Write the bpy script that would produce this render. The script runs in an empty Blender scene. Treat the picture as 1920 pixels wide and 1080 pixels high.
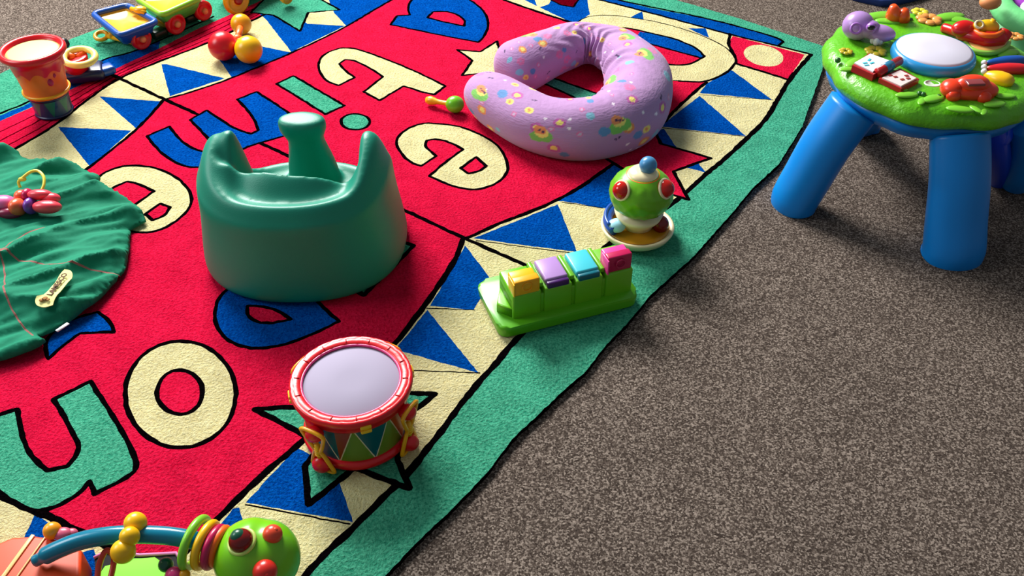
import bpy, bmesh, math, random
import numpy as np
from mathutils import Vector, Matrix, noise
from mathutils.geometry import delaunay_2d_cdt
random.seed(7)
PI = math.pi
C = bpy.context.scene.collection
sc = bpy.context.scene

# ------------------------------------------------------------------ camera, world, light, exposure
FPX, PITCH, CAMH = 1750.0, math.radians(41), 1.2
cam = bpy.data.cameras.new('camera'); cam.sensor_width = 36; cam.lens = FPX/1920*36
cam.clip_start = 0.02; cam.clip_end = 50
co = bpy.data.objects.new('camera', cam); C.objects.link(co)
co.location = (0, 0, CAMH); co.rotation_euler = (PI/2-PITCH, 0, 0)
sc.camera = co
w = bpy.data.worlds.new('world'); sc.world = w; w.use_nodes = True
w.node_tree.nodes['Background'].inputs[0].default_value = (0.86, 0.93, 1.0, 1)
w.node_tree.nodes['Background'].inputs[1].default_value = 0.15
def area(name, loc, target, sx, sy, power, col):
    l = bpy.data.lights.new(name, 'AREA'); l.shape = 'RECTANGLE'; l.size = sx; l.size_y = sy
    l.energy = power; l.color = col
    o = bpy.data.objects.new(name, l); C.objects.link(o); o.location = loc
    o.rotation_euler = (Vector(target)-Vector(loc)).to_track_quat('-Z', 'Y').to_euler()
    return o
area('window_daylight', (-1.9, 5.0, 3.3), (0.1, 1.5, 0), 2.2, 1.6, 430, (1.0, 0.98, 0.95))
area('side_window_daylight', (-3.2, 1.6, 2.2), (0.2, 1.4, 0), 1.4, 1.4, 40, (0.95, 0.98, 1.0))
sc.view_settings.view_transform = 'Standard'; sc.view_settings.look = 'None'
sc.view_settings.gamma = 1; sc.view_settings.use_curve_mapping = False
sc.view_settings.exposure = 0.5

# a point of the photograph -> the point at height z of the room
cp, sp = math.cos(PITCH), math.sin(PITCH)
def P(x, y, z=0.0):
    dx = (x-960); u = (540-y)
    d = Vector((dx, FPX*cp+u*sp, -FPX*sp+u*cp)); t = (z-CAMH)/d.z
    return Vector((0, 0, CAMH))+d*t
def zat(wx, wy, py):      # height above (wx, wy) seen at image row py
    lo, hi = -.1, .8
    for _ in range(40):
        m = (lo+hi)/2
        f = wy*cp-(m-CAMH)*sp; v = wy*sp+(m-CAMH)*cp
        if 540-FPX*v/f > py: lo = m
        else: hi = m
    return lo
def on(px, py, c_, r_):   # where the sight line through (px, py) meets a ball
    o_ = Vector((0, 0, CAMH)); d_ = (P(px, py, 0)-o_).normalized(); m_ = (c_-o_).dot(d_)
    h_ = (o_+d_*m_-c_).length
    return o_+d_*(m_-math.sqrt(max(0, r_*r_-h_*h_)))
RT = 0.013   # rug thickness

# ------------------------------------------------------------------ materials
def lin(c):
    r = []
    for v in c[:3]:
        v /= 255.0; r.append(v/12.92 if v <= .04045 else ((v+.055)/1.055)**2.4)
    return (*r, 1)
_m = {}
def plastic(name, rgb, rough=.32, coat=0.0, bump=0.0, bscale=300, sheen=0.0, spec=.5, trans=0, sss=0):
    if name in _m: return _m[name]
    m = bpy.data.materials.new(name); m.use_nodes = True; nt = m.node_tree; b = nt.nodes['Principled BSDF']
    b.inputs['Roughness'].default_value = rough; b.inputs['Specular IOR Level'].default_value = spec
    b.inputs['Coat Weight'].default_value = coat; b.inputs['Sheen Weight'].default_value = sheen
    b.inputs['Subsurface Weight'].default_value = sss
    if sss: b.inputs['Subsurface Radius'].default_value = (.01, .01, .01)
    n = nt.nodes.new('ShaderNodeTexNoise'); n.inputs['Scale'].default_value = 9
    tc = nt.nodes.new('ShaderNodeTexCoord'); nt.links.new(tc.outputs['Object'], n.inputs['Vector'])
    mx = nt.nodes.new('ShaderNodeMixRGB'); mx.blend_type = 'MULTIPLY'; mx.inputs[0].default_value = .12
    mx.inputs[1].default_value = lin(rgb); nt.links.new(n.outputs['Fac'], mx.inputs[2])
    nt.links.new(mx.outputs[0], b.inputs['Base Color'])
    if bump:
        n2 = nt.nodes.new('ShaderNodeTexNoise'); n2.inputs['Scale'].default_value = bscale; n2.inputs['Detail'].default_value = 3
        nt.links.new(tc.outputs['Object'], n2.inputs['Vector'])
        bp = nt.nodes.new('ShaderNodeBump'); bp.inputs['Strength'].default_value = bump; bp.inputs['Distance'].default_value = .002
        nt.links.new(n2.outputs['Fac'], bp.inputs['Height']); nt.links.new(bp.outputs[0], b.inputs['Normal'])
    _m[name] = m
    return m
def pile(name, rgb, rgb2, scale=200, strength=1.0, dist=.011, patch=.22):
    m = bpy.data.materials.new(name); m.use_nodes = True; nt = m.node_tree; b = nt.nodes['Principled BSDF']
    b.inputs['Roughness'].default_value = 1; b.inputs['Specular IOR Level'].default_value = 0
    tc = nt.nodes.new('ShaderNodeTexCoord')
    n = nt.nodes.new('ShaderNodeTexNoise'); n.inputs['Scale'].default_value = scale; n.inputs['Detail'].default_value = 4; n.inputs['Roughness'].default_value = .7
    n3 = nt.nodes.new('ShaderNodeTexNoise'); n3.inputs['Scale'].default_value = 22; n3.inputs['Detail'].default_value = 4
    for q in (n, n3): nt.links.new(tc.outputs['Object'], q.inputs['Vector'])
    r = nt.nodes.new('ShaderNodeValToRGB'); r.color_ramp.elements[0].position = .33; r.color_ramp.elements[1].position = .62
    r.color_ramp.elements[0].color = lin(rgb2); r.color_ramp.elements[1].color = lin(rgb)
    nt.links.new(n.outputs['Fac'], r.inputs[0])
    mx = nt.nodes.new('ShaderNodeMixRGB'); mx.blend_type = 'MULTIPLY'; mx.inputs[0].default_value = patch
    r2 = nt.nodes.new('ShaderNodeValToRGB'); r2.color_ramp.elements[0].position = .3; r2.color_ramp.elements[1].position = .7
    nt.links.new(n3.outputs['Fac'], r2.inputs[0])
    nt.links.new(r.outputs[0], mx.inputs[1]); nt.links.new(r2.outputs[0], mx.inputs[2])
    nt.links.new(mx.outputs[0], b.inputs['Base Color'])
    bp = nt.nodes.new('ShaderNodeBump'); bp.inputs['Strength'].default_value = strength; bp.inputs['Distance'].default_value = dist
    nt.links.new(n.outputs['Fac'], bp.inputs['Height']); nt.links.new(bp.outputs[0], b.inputs['Normal'])
    return m

# ------------------------------------------------------------------ object helpers
def tag(o, label=None, cat=None, group=None, kind=None):
    if label: o['label'] = label
    if cat: o['category'] = cat
    if group: o['group'] = group
    if kind: o['kind'] = kind
    return o
def empty(name, loc, label, cat, group=None):
    o = bpy.data.objects.new(name, None); C.objects.link(o); o.location = loc; o.empty_display_size = .02
    return tag(o, label, cat, group)
def root_loc(p):
    v = Vector((0, 0, 0))
    while p is not None: v += p.location; p = p.parent
    return v
def part(name, bm, m, parent=None, smooth=True, angle=None, label=None):
    if parent is not None: bmesh.ops.translate(bm, verts=bm.verts, vec=-root_loc(parent))
    bmesh.ops.recalc_face_normals(bm, faces=bm.faces)
    me = bpy.data.meshes.new(name)
    if angle:
        for e in bm.edges:
            if len(e.link_faces) == 2 and e.calc_face_angle(0) > math.radians(angle): e.smooth = False
    if smooth:
        for f in bm.faces: f.smooth = True
    bm.to_mesh(me); bm.free()
    for q in (m if isinstance(m, (list, tuple)) else [m]): me.materials.append(q)
    o = bpy.data.objects.new(name, me); C.objects.link(o)
    if parent is not None: o.parent = parent
    if label: o['label'] = label
    return o
BM = bmesh.new
def add_sphere(bm, c, r, sc_=(1, 1, 1), rot=None, seg=32, mi=0):
    M = Matrix.Translation(c)
    if rot: M = M @ rot
    M = M @ Matrix.Diagonal((r*sc_[0], r*sc_[1], r*sc_[2], 1))
    v = bmesh.ops.create_uvsphere(bm, u_segments=seg, v_segments=seg//2, radius=1, matrix=M)
    for q in v['verts']:
        for f in q.link_faces: f.material_index = mi
    return bm
def add_box(bm, c, size, rz=0, bevel=.003, rot=None, seg=3):
    M = Matrix.Translation(c) @ (rot if rot else Matrix.Rotation(rz, 4, 'Z')) @ Matrix.Diagonal((*size, 1))
    r = bmesh.ops.create_cube(bm, size=1, matrix=M)
    if bevel:
        es = list({e for v in r['verts'] for e in v.link_edges})
        bmesh.ops.bevel(bm, geom=es, offset=bevel, segments=seg, affect='EDGES', profile=.5)
    return bm
def catmull(pts, n=8, closed=False):
    pts = [Vector(p) for p in pts]; out = []; N = len(pts)
    rng = N if closed else N-1
    for i in range(rng):
        if closed: p0, p1, p2, p3 = pts[(i-1) % N], pts[i], pts[(i+1) % N], pts[(i+2) % N]
        else: p0, p1, p2, p3 = pts[max(i-1, 0)], pts[i], pts[i+1], pts[min(i+2, N-1)]
        for k in range(n):
            t = k/n
            out.append(.5*((2*p1)+(p2-p0)*t+(2*p0-5*p1+4*p2-p3)*t*t+(3*p1-p0-3*p2+p3)*t**3))
    if not closed: out.append(pts[-1])
    return out
def add_tube(bm, path, radii, seg=20, closed=False, cap=True, flat=None, up=Vector((0, 0, 1)), fn=None):
    """swept tube; flat=(a,b) multiplies radius sideways / along up"""
    n = len(path)
    if not isinstance(radii, (list, tuple)): radii = [radii]*n
    rings = []
    for i, p in enumerate(path):
        a = path[(i-1) % n] if (closed or i > 0) else path[0]
        b = path[(i+1) % n] if (closed or i < n-1) else path[-1]
        t = (b-a).normalized(); s = t.cross(up)
        if s.length < 1e-4: s = t.cross(Vector((0, 1, 0)))
        s.normalize(); q = s.cross(t).normalized()
        fl = flat or (1, 1); ring = []
        for k in range(seg):
            an = 2*PI*k/seg; r = radii[i]
            off = s*math.cos(an)*fl[0]*r+q*math.sin(an)*fl[1]*r
            if fn: off *= fn(i/(n-1), an)
            ring.append(bm.verts.new(p+off))
        rings.append(ring)
    m = n if closed else n-1
    for i in range(m):
        A, B = rings[i], rings[(i+1) % n]
        for k in range(seg): bm.faces.new((A[k], A[(k+1) % seg], B[(k+1) % seg], B[k]))
    if cap and not closed:
        bm.faces.new(rings[0][::-1]); bm.faces.new(rings[-1])
    return rings
def add_torus(bm, c, R, r, n=Vector((0, 0, 1)), seg=40, ss=14, sx=1, sy=1):
    n = Vector(n).normalized(); a = n.orthogonal().normalized(); b = n.cross(a)
    path = [Vector(c)+a*math.cos(2*PI*i/seg)*R*sx+b*math.sin(2*PI*i/seg)*R*sy for i in range(seg)]
    add_tube(bm, path, r, ss, closed=True, up=n)
def add_lathe(bm, c, prof, seg=64, M=None, fn=None, mi=0, cap=True):
    """prof: list of (r,z); M optional 4x4 applied before translate"""
    rings = []
    for r, z in prof:
        ring = []
        for k in range(seg):
            an = 2*PI*k/seg; rr = r*(fn(an, z) if fn else 1)
            v = Vector((rr*math.cos(an), rr*math.sin(an), z))
            if M: v = M @ v
            ring.append(bm.verts.new(Vector(c)+v))
        rings.append(ring)
    fs = []
    for i in range(len(rings)-1):
        A, B = rings[i], rings[i+1]
        for k in range(seg): fs.append(bm.faces.new((A[k], A[(k+1) % seg], B[(k+1) % seg], B[k])))
    if cap:
        fs.append(bm.faces.new(rings[0][::-1])); fs.append(bm.faces.new(rings[-1]))
    for f in fs: f.material_index = mi
    return bm
def add_prism(bm, pts, z0, z1, bevel=.002, taper=1.0):
    cx = sum(p[0] for p in pts)/len(pts); cy = sum(p[1] for p in pts)/len(pts)
    a = [bm.verts.new((cx+(p[0]-cx)*taper, cy+(p[1]-cy)*taper, z0)) for p in pts]
    b = [bm.verts.new((p[0], p[1], z1)) for p in pts]
    n = len(pts)
    bm.faces.new(a[::-1]); t = bm.faces.new(b)
    for i in range(n): bm.faces.new((a[i], a[(i+1) % n], b[(i+1) % n], b[i]))
    if bevel: bmesh.ops.bevel(bm, geom=list(t.edges), offset=bevel, segments=3, affect='EDGES', profile=.5)
    return bm
def round_poly(pts, r, n=5):
    out = []; N = len(pts); pts = [Vector((p[0], p[1])) for p in pts]
    for i in range(N):
        p = pts[i]; a = pts[i-1]-p; b = pts[(i+1) % N]-p
        rr = min(r, a.length*.45, b.length*.45)
        s, e = p+a.normalized()*rr, p+b.normalized()*rr
        for k in range(n+1):
            t = k/n; out.append(s*(1-t)**2+p*2*t*(1-t)+e*t*t)
    return out

# ------------------------------------------------------------------ flat pattern painter (constrained triangulation)
def soften(pts, closed=True, it=2, lim=52):
    pts = [Vector((p[0], p[1])) for p in pts]
    for _ in range(it):
        N = len(pts); out = []
        for i, p in enumerate(pts):
            if not closed and i in (0, N-1): out.append(p); continue
            a = (p-pts[i-1]); b = (pts[(i+1) % N]-p)
            if a.length < 1e-6 or b.length < 1e-6: out.append(p); continue
            if abs(a.angle_signed(b, 0)) > math.radians(lim): out.append(p)
            else: out += [p-a*.25, p+b*.25]
        pts = out
    return pts
def subdiv(pts, step, closed=True):
    out = []; N = len(pts)
    for i in range(N if closed else N-1):
        a, b = pts[i], pts[(i+1) % N]; n = max(1, int((b-a).length/step))
        out += [a+(b-a)*(k/n) for k in range(n)]
    if not closed: out.append(pts[-1])
    return out
def jit(pts, a): return [p+Vector((random.uniform(-a, a), random.uniform(-a, a))) for p in pts]
class Painter:
    def __init__(s, to2, jitter=.0008, step=.009): s.L = []; s.to2 = to2; s.j = jitter; s.st = step
    def poly(s, pts, mi, soft=False, raw=False):
        q = [s.to2(*p) for p in pts] if not raw else [Vector(p) for p in pts]
        if soft: q = soften(q)
        q = jit(subdiv(q, s.st), s.j)
        s.L.append((q, mi)); return q
    def stroke(s, pts, mi, hw, closed=False, soft=True, raw=False):
        q = [s.to2(*p) for p in pts] if not raw else [Vector(p) for p in pts]
        if soft: q = soften(q, closed)
        q = jit(subdiv(q, s.st, closed), s.j)
        N = len(q); hs = [hw*random.uniform(.82, 1.18) for _ in q]
        for i in range(N if closed else N-1):
            a, b = q[i], q[(i+1) % N]; d = b-a
            if d.length < 1e-6: continue
            n = Vector((-d.y, d.x)).normalized(); ha, hb = hs[i], hs[(i+1) % N]
            s.L.append(([a+n*ha, a-n*ha, b-n*hb, b+n*hb], mi))
        for i in range(N):
            s.L.append(([q[i]+Vector((math.cos(k*PI/3+.3), math.sin(k*PI/3+.3)))*hs[i]*.97 for k in range(6)], mi))
    def shape(s, pts, fill, line, hw, soft=True, holes=(), holefill=None):
        s.poly(pts, fill, soft)
        for h in holes: s.poly(h, holefill, soft)
        s.stroke(pts, line, hw, True, soft)
        for h in holes: s.stroke(h, line, hw, True, soft)
    def build(s, step, to3, extra=None):
        verts, faces = [], []
        for pts, mi in s.L:
            ar = sum(pts[i-1].x*pts[i].y-pts[i].x*pts[i-1].y for i in range(len(pts)))
            if ar < 0: pts = pts[::-1]
            k = len(verts); verts += list(pts); faces.append(list(range(k, k+len(pts))))
        o = s.L[0][0]; x0 = min(p.x for p in o); x1 = max(p.x for p in o); y0 = min(p.y for p in o); y1 = max(p.y for p in o)
        x = x0
        while x < x1:
            y = y0
            while y < y1:
                verts.append(Vector((x+random.uniform(-.3, .3)*step, y+random.uniform(-.3, .3)*step))); y += step
            x += step
        V, E, F, ov, oe, of = delaunay_2d_cdt(verts, [], faces, 0, 1e-6)
        F = [f for f in F if len(f) == 3]
        va = np.array([(v.x, v.y) for v in V]); fa = np.array(F); cen = va[fa].mean(axis=1)
        order = np.argsort(cen[:, 0]); cen = cen[order]; fa = fa[order]; mat = np.full(len(fa), -1)
        for li, (pts, mi) in enumerate(s.L):
            q = np.array([(p[0], p[1]) for p in pts])
            i0, i1 = np.searchsorted(cen[:, 0], [q[:, 0].min(), q[:, 0].max()])
            if i1 <= i0: continue
            c = cen[i0:i1]; sel = np.nonzero((c[:, 1] >= q[:, 1].min()) & (c[:, 1] <= q[:, 1].max()))[0]
            if not len(sel): continue
            px_, py_ = c[sel, 0], c[sel, 1]; ins = np.zeros(len(sel), bool)
            for k in range(len(q)):
                xa, ya = q[k-1]; xb, yb = q[k]
                if ya == yb: continue
                ins ^= ((ya > py_) != (yb > py_)) & (px_ < (xb-xa)*(py_-ya)/(yb-ya)+xa)
            hit = sel[ins]+i0
            if li: hit = hit[mat[hit] >= 0]
            mat[hit] = mi
        bm = BM(); bv = [bm.verts.new(to3(v)) for v in V]
        for f, m_ in zip(fa, mat):
            if m_ < 0: continue
            try: q = bm.faces.new([bv[i] for i in f])
            except ValueError: continue
            q.material_index = int(m_)
        bmesh.ops.delete(bm, geom=[v for v in bm.verts if not v.link_faces], context='VERTS')
        return bm

# ------------------------------------------------------------------ floor
fm = bpy.data.materials.new('grey_brown_carpet'); fm.use_nodes = True; nt = fm.node_tree; b = nt.nodes['Principled BSDF']
b.inputs['Roughness'].default_value = 1; b.inputs['Specular IOR Level'].default_value = .05
tc = nt.nodes.new('ShaderNodeTexCoord')
n1 = nt.nodes.new('ShaderNodeTexNoise'); n1.inputs['Scale'].default_value = 300; n1.inputs['Detail'].default_value = 4; n1.inputs['Roughness'].default_value = .8
n2 = nt.nodes.new('ShaderNodeTexNoise'); n2.inputs['Scale'].default_value = 5; n2.inputs['Detail'].default_value = 5
vo = nt.nodes.new('ShaderNodeTexVoronoi'); vo.inputs['Scale'].default_value = 380
vs_ = nt.nodes.new('ShaderNodeSeparateColor'); nt.links.new(vo.outputs['Color'], vs_.inputs[0])
mz = nt.nodes.new('ShaderNodeMixRGB'); mz.blend_type = 'MIX'; mz.inputs[0].default_value = .34
for q in (n1, n2, vo): nt.links.new(tc.outputs['Object'], q.inputs['Vector'])
nt.links.new(n1.outputs['Fac'], mz.inputs[1]); nt.links.new(vs_.outputs[0], mz.inputs[2])
r = nt.nodes.new('ShaderNodeValToRGB'); e = r.color_ramp.elements
e[0].position = .25; e[0].color = lin((42, 34, 30)); e[1].position = .77; e[1].color = lin((190, 174, 160))
k = e.new(.5); k.color = lin((94, 82, 74))
nt.links.new(mz.outputs[0], r.inputs[0])
mx = nt.nodes.new('ShaderNodeMixRGB'); mx.blend_type = 'MULTIPLY'; mx.inputs[0].default_value = .3
nt.links.new(r.outputs[0], mx.inputs[1]); nt.links.new(n2.outputs['Fac'], mx.inputs[2]); nt.links.new(mx.outputs[0], b.inputs['Base Color'])
bp = nt.nodes.new('ShaderNodeBump'); bp.inputs['Strength'].default_value = .8; bp.inputs['Distance'].default_value = .004
nt.links.new(mz.outputs[0], bp.inputs['Height']); nt.links.new(bp.outputs[0], b.inputs['Normal'])
bm = BM(); bmesh.ops.create_grid(bm, x_segments=8, y_segments=8, size=5, matrix=Matrix.Translation((0, 3, 0)))
tag(part('floor', bm, fm), kind='structure')

# ------------------------------------------------------------------ the alphabet rug
GREEN, RED, BLUE, CREAM, BLACK, DRED = range(6)
rug_mats = [pile('rug_green', (98, 206, 166), (44, 150, 118)), pile('rug_red', (255, 36, 82), (224, 14, 56)),
            pile('rug_blue', (6, 98, 200), (0, 58, 150)), pile('rug_cream', (255, 246, 190), (236, 220, 152)),
            pile('rug_black', (14, 8, 12), (2, 2, 3)), pile('rug_dark_red', (120, 4, 24), (80, 0, 14))]
rp = Painter(lambda x, y: P(x, y, RT).to_2d())
outer = [(1552, 88), (1542, 130), (1505, 235), (1461, 306), (1410, 353), (1371, 400), (1300, 480), (1220, 552), (1178, 603), (1133, 650),
         (1100, 693), (1047, 740), (960, 823), (917, 880), (847, 954), (782, 1015), (721, 1080), (640, 1180), (500, 1420),
         (-1150, 662), (0, 137), (80, 98), (137, 70), (180, 54), (694, -179), (1273, 0), (1389, 34), (1480, 64)]
rp.poly(outer, GREEN)
R_out = [(1521, 101), (1500, 125), (1480, 148), (1457, 188), (1437, 223), (1402, 257), (1363, 294), (1323, 325), (1292, 355), (1265, 377), (1210, 415),
         (1154, 444), (1100, 495), (1040, 560), (953, 650), (933, 677), (909, 703), (868, 750), (819, 819), (795, 848), (762, 889), (725, 925), (668, 982), (612, 1034), (565, 1085), (500, 1165)]
L_in = [(-500, 550), (-300, 440), (-100, 345), (21, 282), (104, 234), (160, 188), (222, 145), (300, 113), (389, 80), (450, 50), (487, 29), (600, -20), (800, -110)]
# cream/blue triangle bands
rp.poly(R_out+[(400, 1280), (-1000, 600)]+L_in+[(1131, 0), (1220, 23), (1312, 48), (1367, 63), (1509, 99)], CREAM)
# left red stripes and blue bar
rp.poly([(-500, 420), (0, 215), (44, 198), (120, 158), (192, 110), (243, 99), (300, 74), (297, 91), (212, 131), (0, 226), (-500, 450)], BLUE)
rp.poly([(-500, 450), (0, 226), (90, 187), (203, 134), (212, 130), (297, 90), (368, 54), (431, 26), (600, -50), (800, -130)]+L_in[::-1], RED)
for t in (.3, .55, .8):
    a = [(-500, 450), (0, 226), (90, 187), (207, 133), (297, 90), (368, 54), (431, 26), (600, -50)]
    c = [(-500, 550), (21, 282), (104, 234), (222, 145), (300, 113), (389, 80), (487, 29), (650, -40)]
    rp.stroke([(p[0]*(1-t)+q[0]*t, p[1]*(1-t)+q[1]*t) for p, q in zip(a, c)], DRED, .0022)
HW = .0062
rp.stroke([(-500, 405), (0, 211), (44, 195), (120, 156), (192, 109), (243, 99), (300, 74), (400, 30)], BLACK, .004)
rp.stroke([(203, 133), (212, 140), (222, 145)], BLACK, HW)
# blue triangles of the bands
for t in [[(1365, 131), (1372, 130), (1448, 186), (1312, 173), (1326, 155)], [(1312, 178), (1399, 254), (1238, 236)],
          [(1233, 244), (1245, 240), (1275, 285), (1240, 285), (1190, 275)], [(1284, 312), (1310, 305), (1324, 322)],
          [(1040, 376), (1100, 345), (1150, 305), (1230, 260), (1250, 390), (1130, 389), (1055, 376)],
          [(887, 445), (1046, 382), (1082, 471)], [(872, 458), (922, 524), (888, 580), (806, 572), (850, 500)],
          [(801, 580), (898, 698), (741, 654)], [(460, 941), (556, 838), (600, 860), (636, 902), (662, 977)],
          [(400, 1000), (436, 953), (449, 951), (456, 980), (490, 1150)],
          [(302, 119), (312, 119), (421, 146), (318, 179)], [(391, 84), (413, 113), (435, 145), (545, 97), (493, 86), (440, 70)],
          [(497, 33), (546, 96), (647, 47), (577, 43), (540, 20), (487, 25)], [(627, 24), (649, 47), (705, 16), (760, -20), (600, -40)],
          [(186, 180), (304, 189), (256, 240)], [(108, 237), (246, 243), (168, 311)],
          [(1180, 33), (1204, 20), (1207, 36)], [(1290, 52), (1323, 52), (1330, 70)],
          [(30, 1040), (64, 962), (100, 984), (125, 1060)], [(120, 1120), (150, 1035), (176, 1028), (200, 1120)], [(240, 1140), (300, 1072), (330, 1140)], [(945, -20), (1077, 44), (1106, 26), (1098, -20)]]:
    rp.poly(t, BLUE)
rp.poly([(1001, -6), (1036, -6), (1030, 6), (1008, 14)], CREAM)
# thin dark seams beside some triangles
for t in [[(800, 577), (890, 580)], [(771, 693), (900, 698)], [(893, 449), (1080, 474)], [(1312, 176), (1450, 186)], [(1240, 238), (1400, 255)], [(1055, 378), (1130, 389)], [(460, 945), (656, 981)]]:
    rp.stroke(t, BLACK, .0014)
# far blue bar
rp.poly([(1060, -24), (1220, 14), (1341, 37), (1461, 70), (1469, 78), (1456, 84), (1367, 62), (1312, 48), (1220, 22), (1100, -8)], BLUE)
rp.stroke([(1100, -18), (1160, -1), (1196, 7), (1341, 36), (1461, 70), (1469, 77), (1460, 84)], BLACK, .0045)
rp.stroke([(1060, -18), (1131, 0), (1220, 23), (1312, 48), (1367, 63), (1456, 84), (1519, 100)], BLACK, .0045)
# red panels
up_l = [(308, 185), (370, 168), (433, 146), (547, 98), (647, 50), (700, 18), (760, -16)]
rp.poly([(870, 445), (745, 386), (372, 213)]+up_l+[(850, -60), (945, -1), (1012, 22), (1077, 43), (1160, 68), (1250, 90), (1314, 108), (1350, 120), (1325, 153), (1309, 165), (1261, 209), (1235, 240),
         (1210, 268), (1140, 312), (1090, 350), (1033, 380), (983, 400), (920, 423), (887, 441)], RED)
lo_l = [(308, 184), (256, 242), (198, 287), (169, 311), (110, 350), (30, 420), (-60, 500), (-200, 640), (-340, 790)]
lo_b = [(-100, 885), (0, 926), (50, 950), (94, 967), (128, 988), (200, 1022), (300, 1068)]
lo_r = [(340, 1040), (396, 983), (440, 939), (501, 881), (556, 836), (650, 745), (737, 648), (767, 610), (800, 567), (827, 527), (847, 497), (860, 470), (868, 446)]
rp.poly(lo_l+lo_b+lo_r+[(745, 386), (372, 213)], RED)
rp.poly([(1374, 66), (1509, 101), (1478, 147), (1380, 117), (1365, 83)], RED)
rp.poly([(1432+37*math.cos(a)+4*math.sin(a), 103+20*math.sin(a)+3*math.cos(a)) for a in [k*PI/14 for k in range(28)]], CREAM)
rp.stroke([(1369, 62), (1365, 83), (1377, 100), (1380, 118), (1425, 131), (1478, 148)], BLACK, .005)
rp.stroke(R_out+[(400, 1280), (-900, 640)], BLACK, HW)
rp.stroke(L_in, BLACK, HW*.8)
rp.stroke([(222, 145), (308, 185), (372, 213), (745, 386), (870, 445), (993, 498), (1050, 530)], BLACK, HW*.85)
rp.stroke(up_l, BLACK, .0042)
rp.stroke([(870, 445), (887, 441), (920, 423), (983, 400), (1033, 380), (1090, 350), (1140, 312), (1210, 268), (1235, 240), (1261, 209), (1309, 165), (1325, 153)], BLACK, .005)
rp.stroke([(945, -1), (1012, 22), (1077, 43), (1160, 68), (1250, 90), (1314, 108)], BLACK, .0055)
rp.stroke(lo_l, BLACK, .0048); rp.stroke(lo_b, BLACK, .007); rp.stroke(lo_r, BLACK, .006)
LW = .0038
# stars
rp.shape([(478, 766), (546, 762), (640, 765), (700, 650), (735, 735), (817, 737), (768, 775), (740, 800), (746, 862), (768, 914), (697, 888), (665, 875), (632, 902), (578, 944), (572, 872), (600, 830)], GREEN, BLACK, .0055, False)
rp.shape([(637, 17), (578, 22), (562, 57), (513, 27), (470, 22), (500, -8), (490, -40), (545, -20), (600, -3)], GREEN, BLACK, LW, False)
rp.shape([(1239, 268), (1333, 295), (1263, 320), (1292, 373), (1222, 352), (1150, 378), (1172, 318), (1110, 280), (1180, 270), (1215, 215)], RED, BLACK, .0042, False)
rp.shape([(857, 92), (900, 96), (932, 76), (940, 103), (985, 120), (932, 126), (935, 150), (905, 136), (866, 140), (886, 112)], CREAM, BLACK, LW, False)
rp.shape([(776, 459), (742, 448), (600, 430), (560, 500), (640, 530), (682, 552)], GREEN, BLACK, .005, False)
# letters
rp.shape([(732, 45), (745, 28), (768, 27), (764, 10), (775, -6), (810, -16), (850, -14), (885, 0), (910, 22), (917, 45), (908, 68), (897, 78), (837, 67), (780, 55)], BLUE, BLACK, LW, True,
         [[(801, 32), (812, 21), (835, 20), (858, 26), (873, 38), (870, 48), (835, 41)]], RED)
rp.shape([(597, 132), (598, 108), (618, 94), (645, 87), (675, 91), (775, 130), (835, 160), (815, 176), (792, 172), (757, 160), (712, 187), (682, 171), (718, 143), (700, 130), (665, 112), (647, 110),
          (636, 118), (645, 130), (665, 144), (635, 159), (612, 152)], CREAM, BLACK, LW)
rp.shape([(518, 156), (550, 141), (646, 197), (610, 213)], GREEN, BLACK, LW, False)
rp.shape([(666+27*math.cos(a), 227+15*math.sin(a)) for a in [k*PI/9 for k in range(18)]], GREEN, BLACK, LW, False)
rp.shape([(275, 253), (317, 235), (335, 258), (356, 275), (385, 284), (399, 275), (388, 255), (356, 223), (387, 205), (412, 222), (440, 240), (470, 250), (484, 243), (478, 225), (462, 203), (445, 185),
          (481, 171), (520, 196), (556, 221), (570, 235), (545, 250), (505, 262), (467, 272), (440, 286), (405, 301), (375, 313), (345, 311), (312, 293), (290, 273)], BLUE, BLACK, LW)
rp.shape([(180, 332), (208, 315), (242, 307), (287, 311), (329, 328), (356, 355), (361, 382), (335, 411), (298, 432), (262, 436), (215, 425), (185, 400), (170, 365)], CREAM, BLACK, LW, True,
         [[(197, 360), (215, 348), (238, 338), (262, 344), (288, 357), (258, 379), (235, 392), (205, 385)], [(272, 400), (300, 380), (319, 387), (308, 404), (286, 411)]], RED)
rp.shape([(742, 270), (745, 255), (760, 242), (782, 232), (805, 229), (858, 234), (905, 252), (938, 275), (952, 303), (953, 322), (935, 341), (905, 353), (880, 354), (845, 347), (805, 329), (829, 307),
          (868, 279), (845, 266), (818, 259), (800, 262), (795, 273), (818, 291), (790, 310), (762, 300)], CREAM, BLACK, LW, True, [[(864, 314), (893, 293), (911, 310), (900, 320), (878, 324)]], RED)
rp.shape([(416, 547), (405, 566), (401, 595), (413, 626), (441, 645), (474, 653), (513, 650), (552, 639), (591, 623), (636, 601), (603, 573), (560, 520), (470, 510)], BLUE, BLACK, LW, True,
         [[(464, 572), (463, 588), (478, 602), (505, 605), (530, 600), (546, 597), (517, 579), (489, 572)]], RED)
rp.shape([(338+104*math.cos(a), 738+100*math.sin(a)) for a in [k*PI/16 for k in range(32)]], CREAM, BLACK, .0042, False, [[(337+43*math.cos(a), 734+42*math.sin(a)) for a in [k*PI/10 for k in range(20)]]], RED)
rp.shape([(-45, 790), (31, 765), (36, 790), (41, 816), (55, 851), (88, 881), (126, 872), (151, 841), (135, 807), (100, 747), (169, 713), (203, 766), (234, 816), (258, 868), (249, 889), (177, 924), (167, 901),
          (142, 930), (94, 953), (57, 957), (18, 938), (-10, 915), (-50, 850)], GREEN, BLACK, .0045, True)
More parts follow.
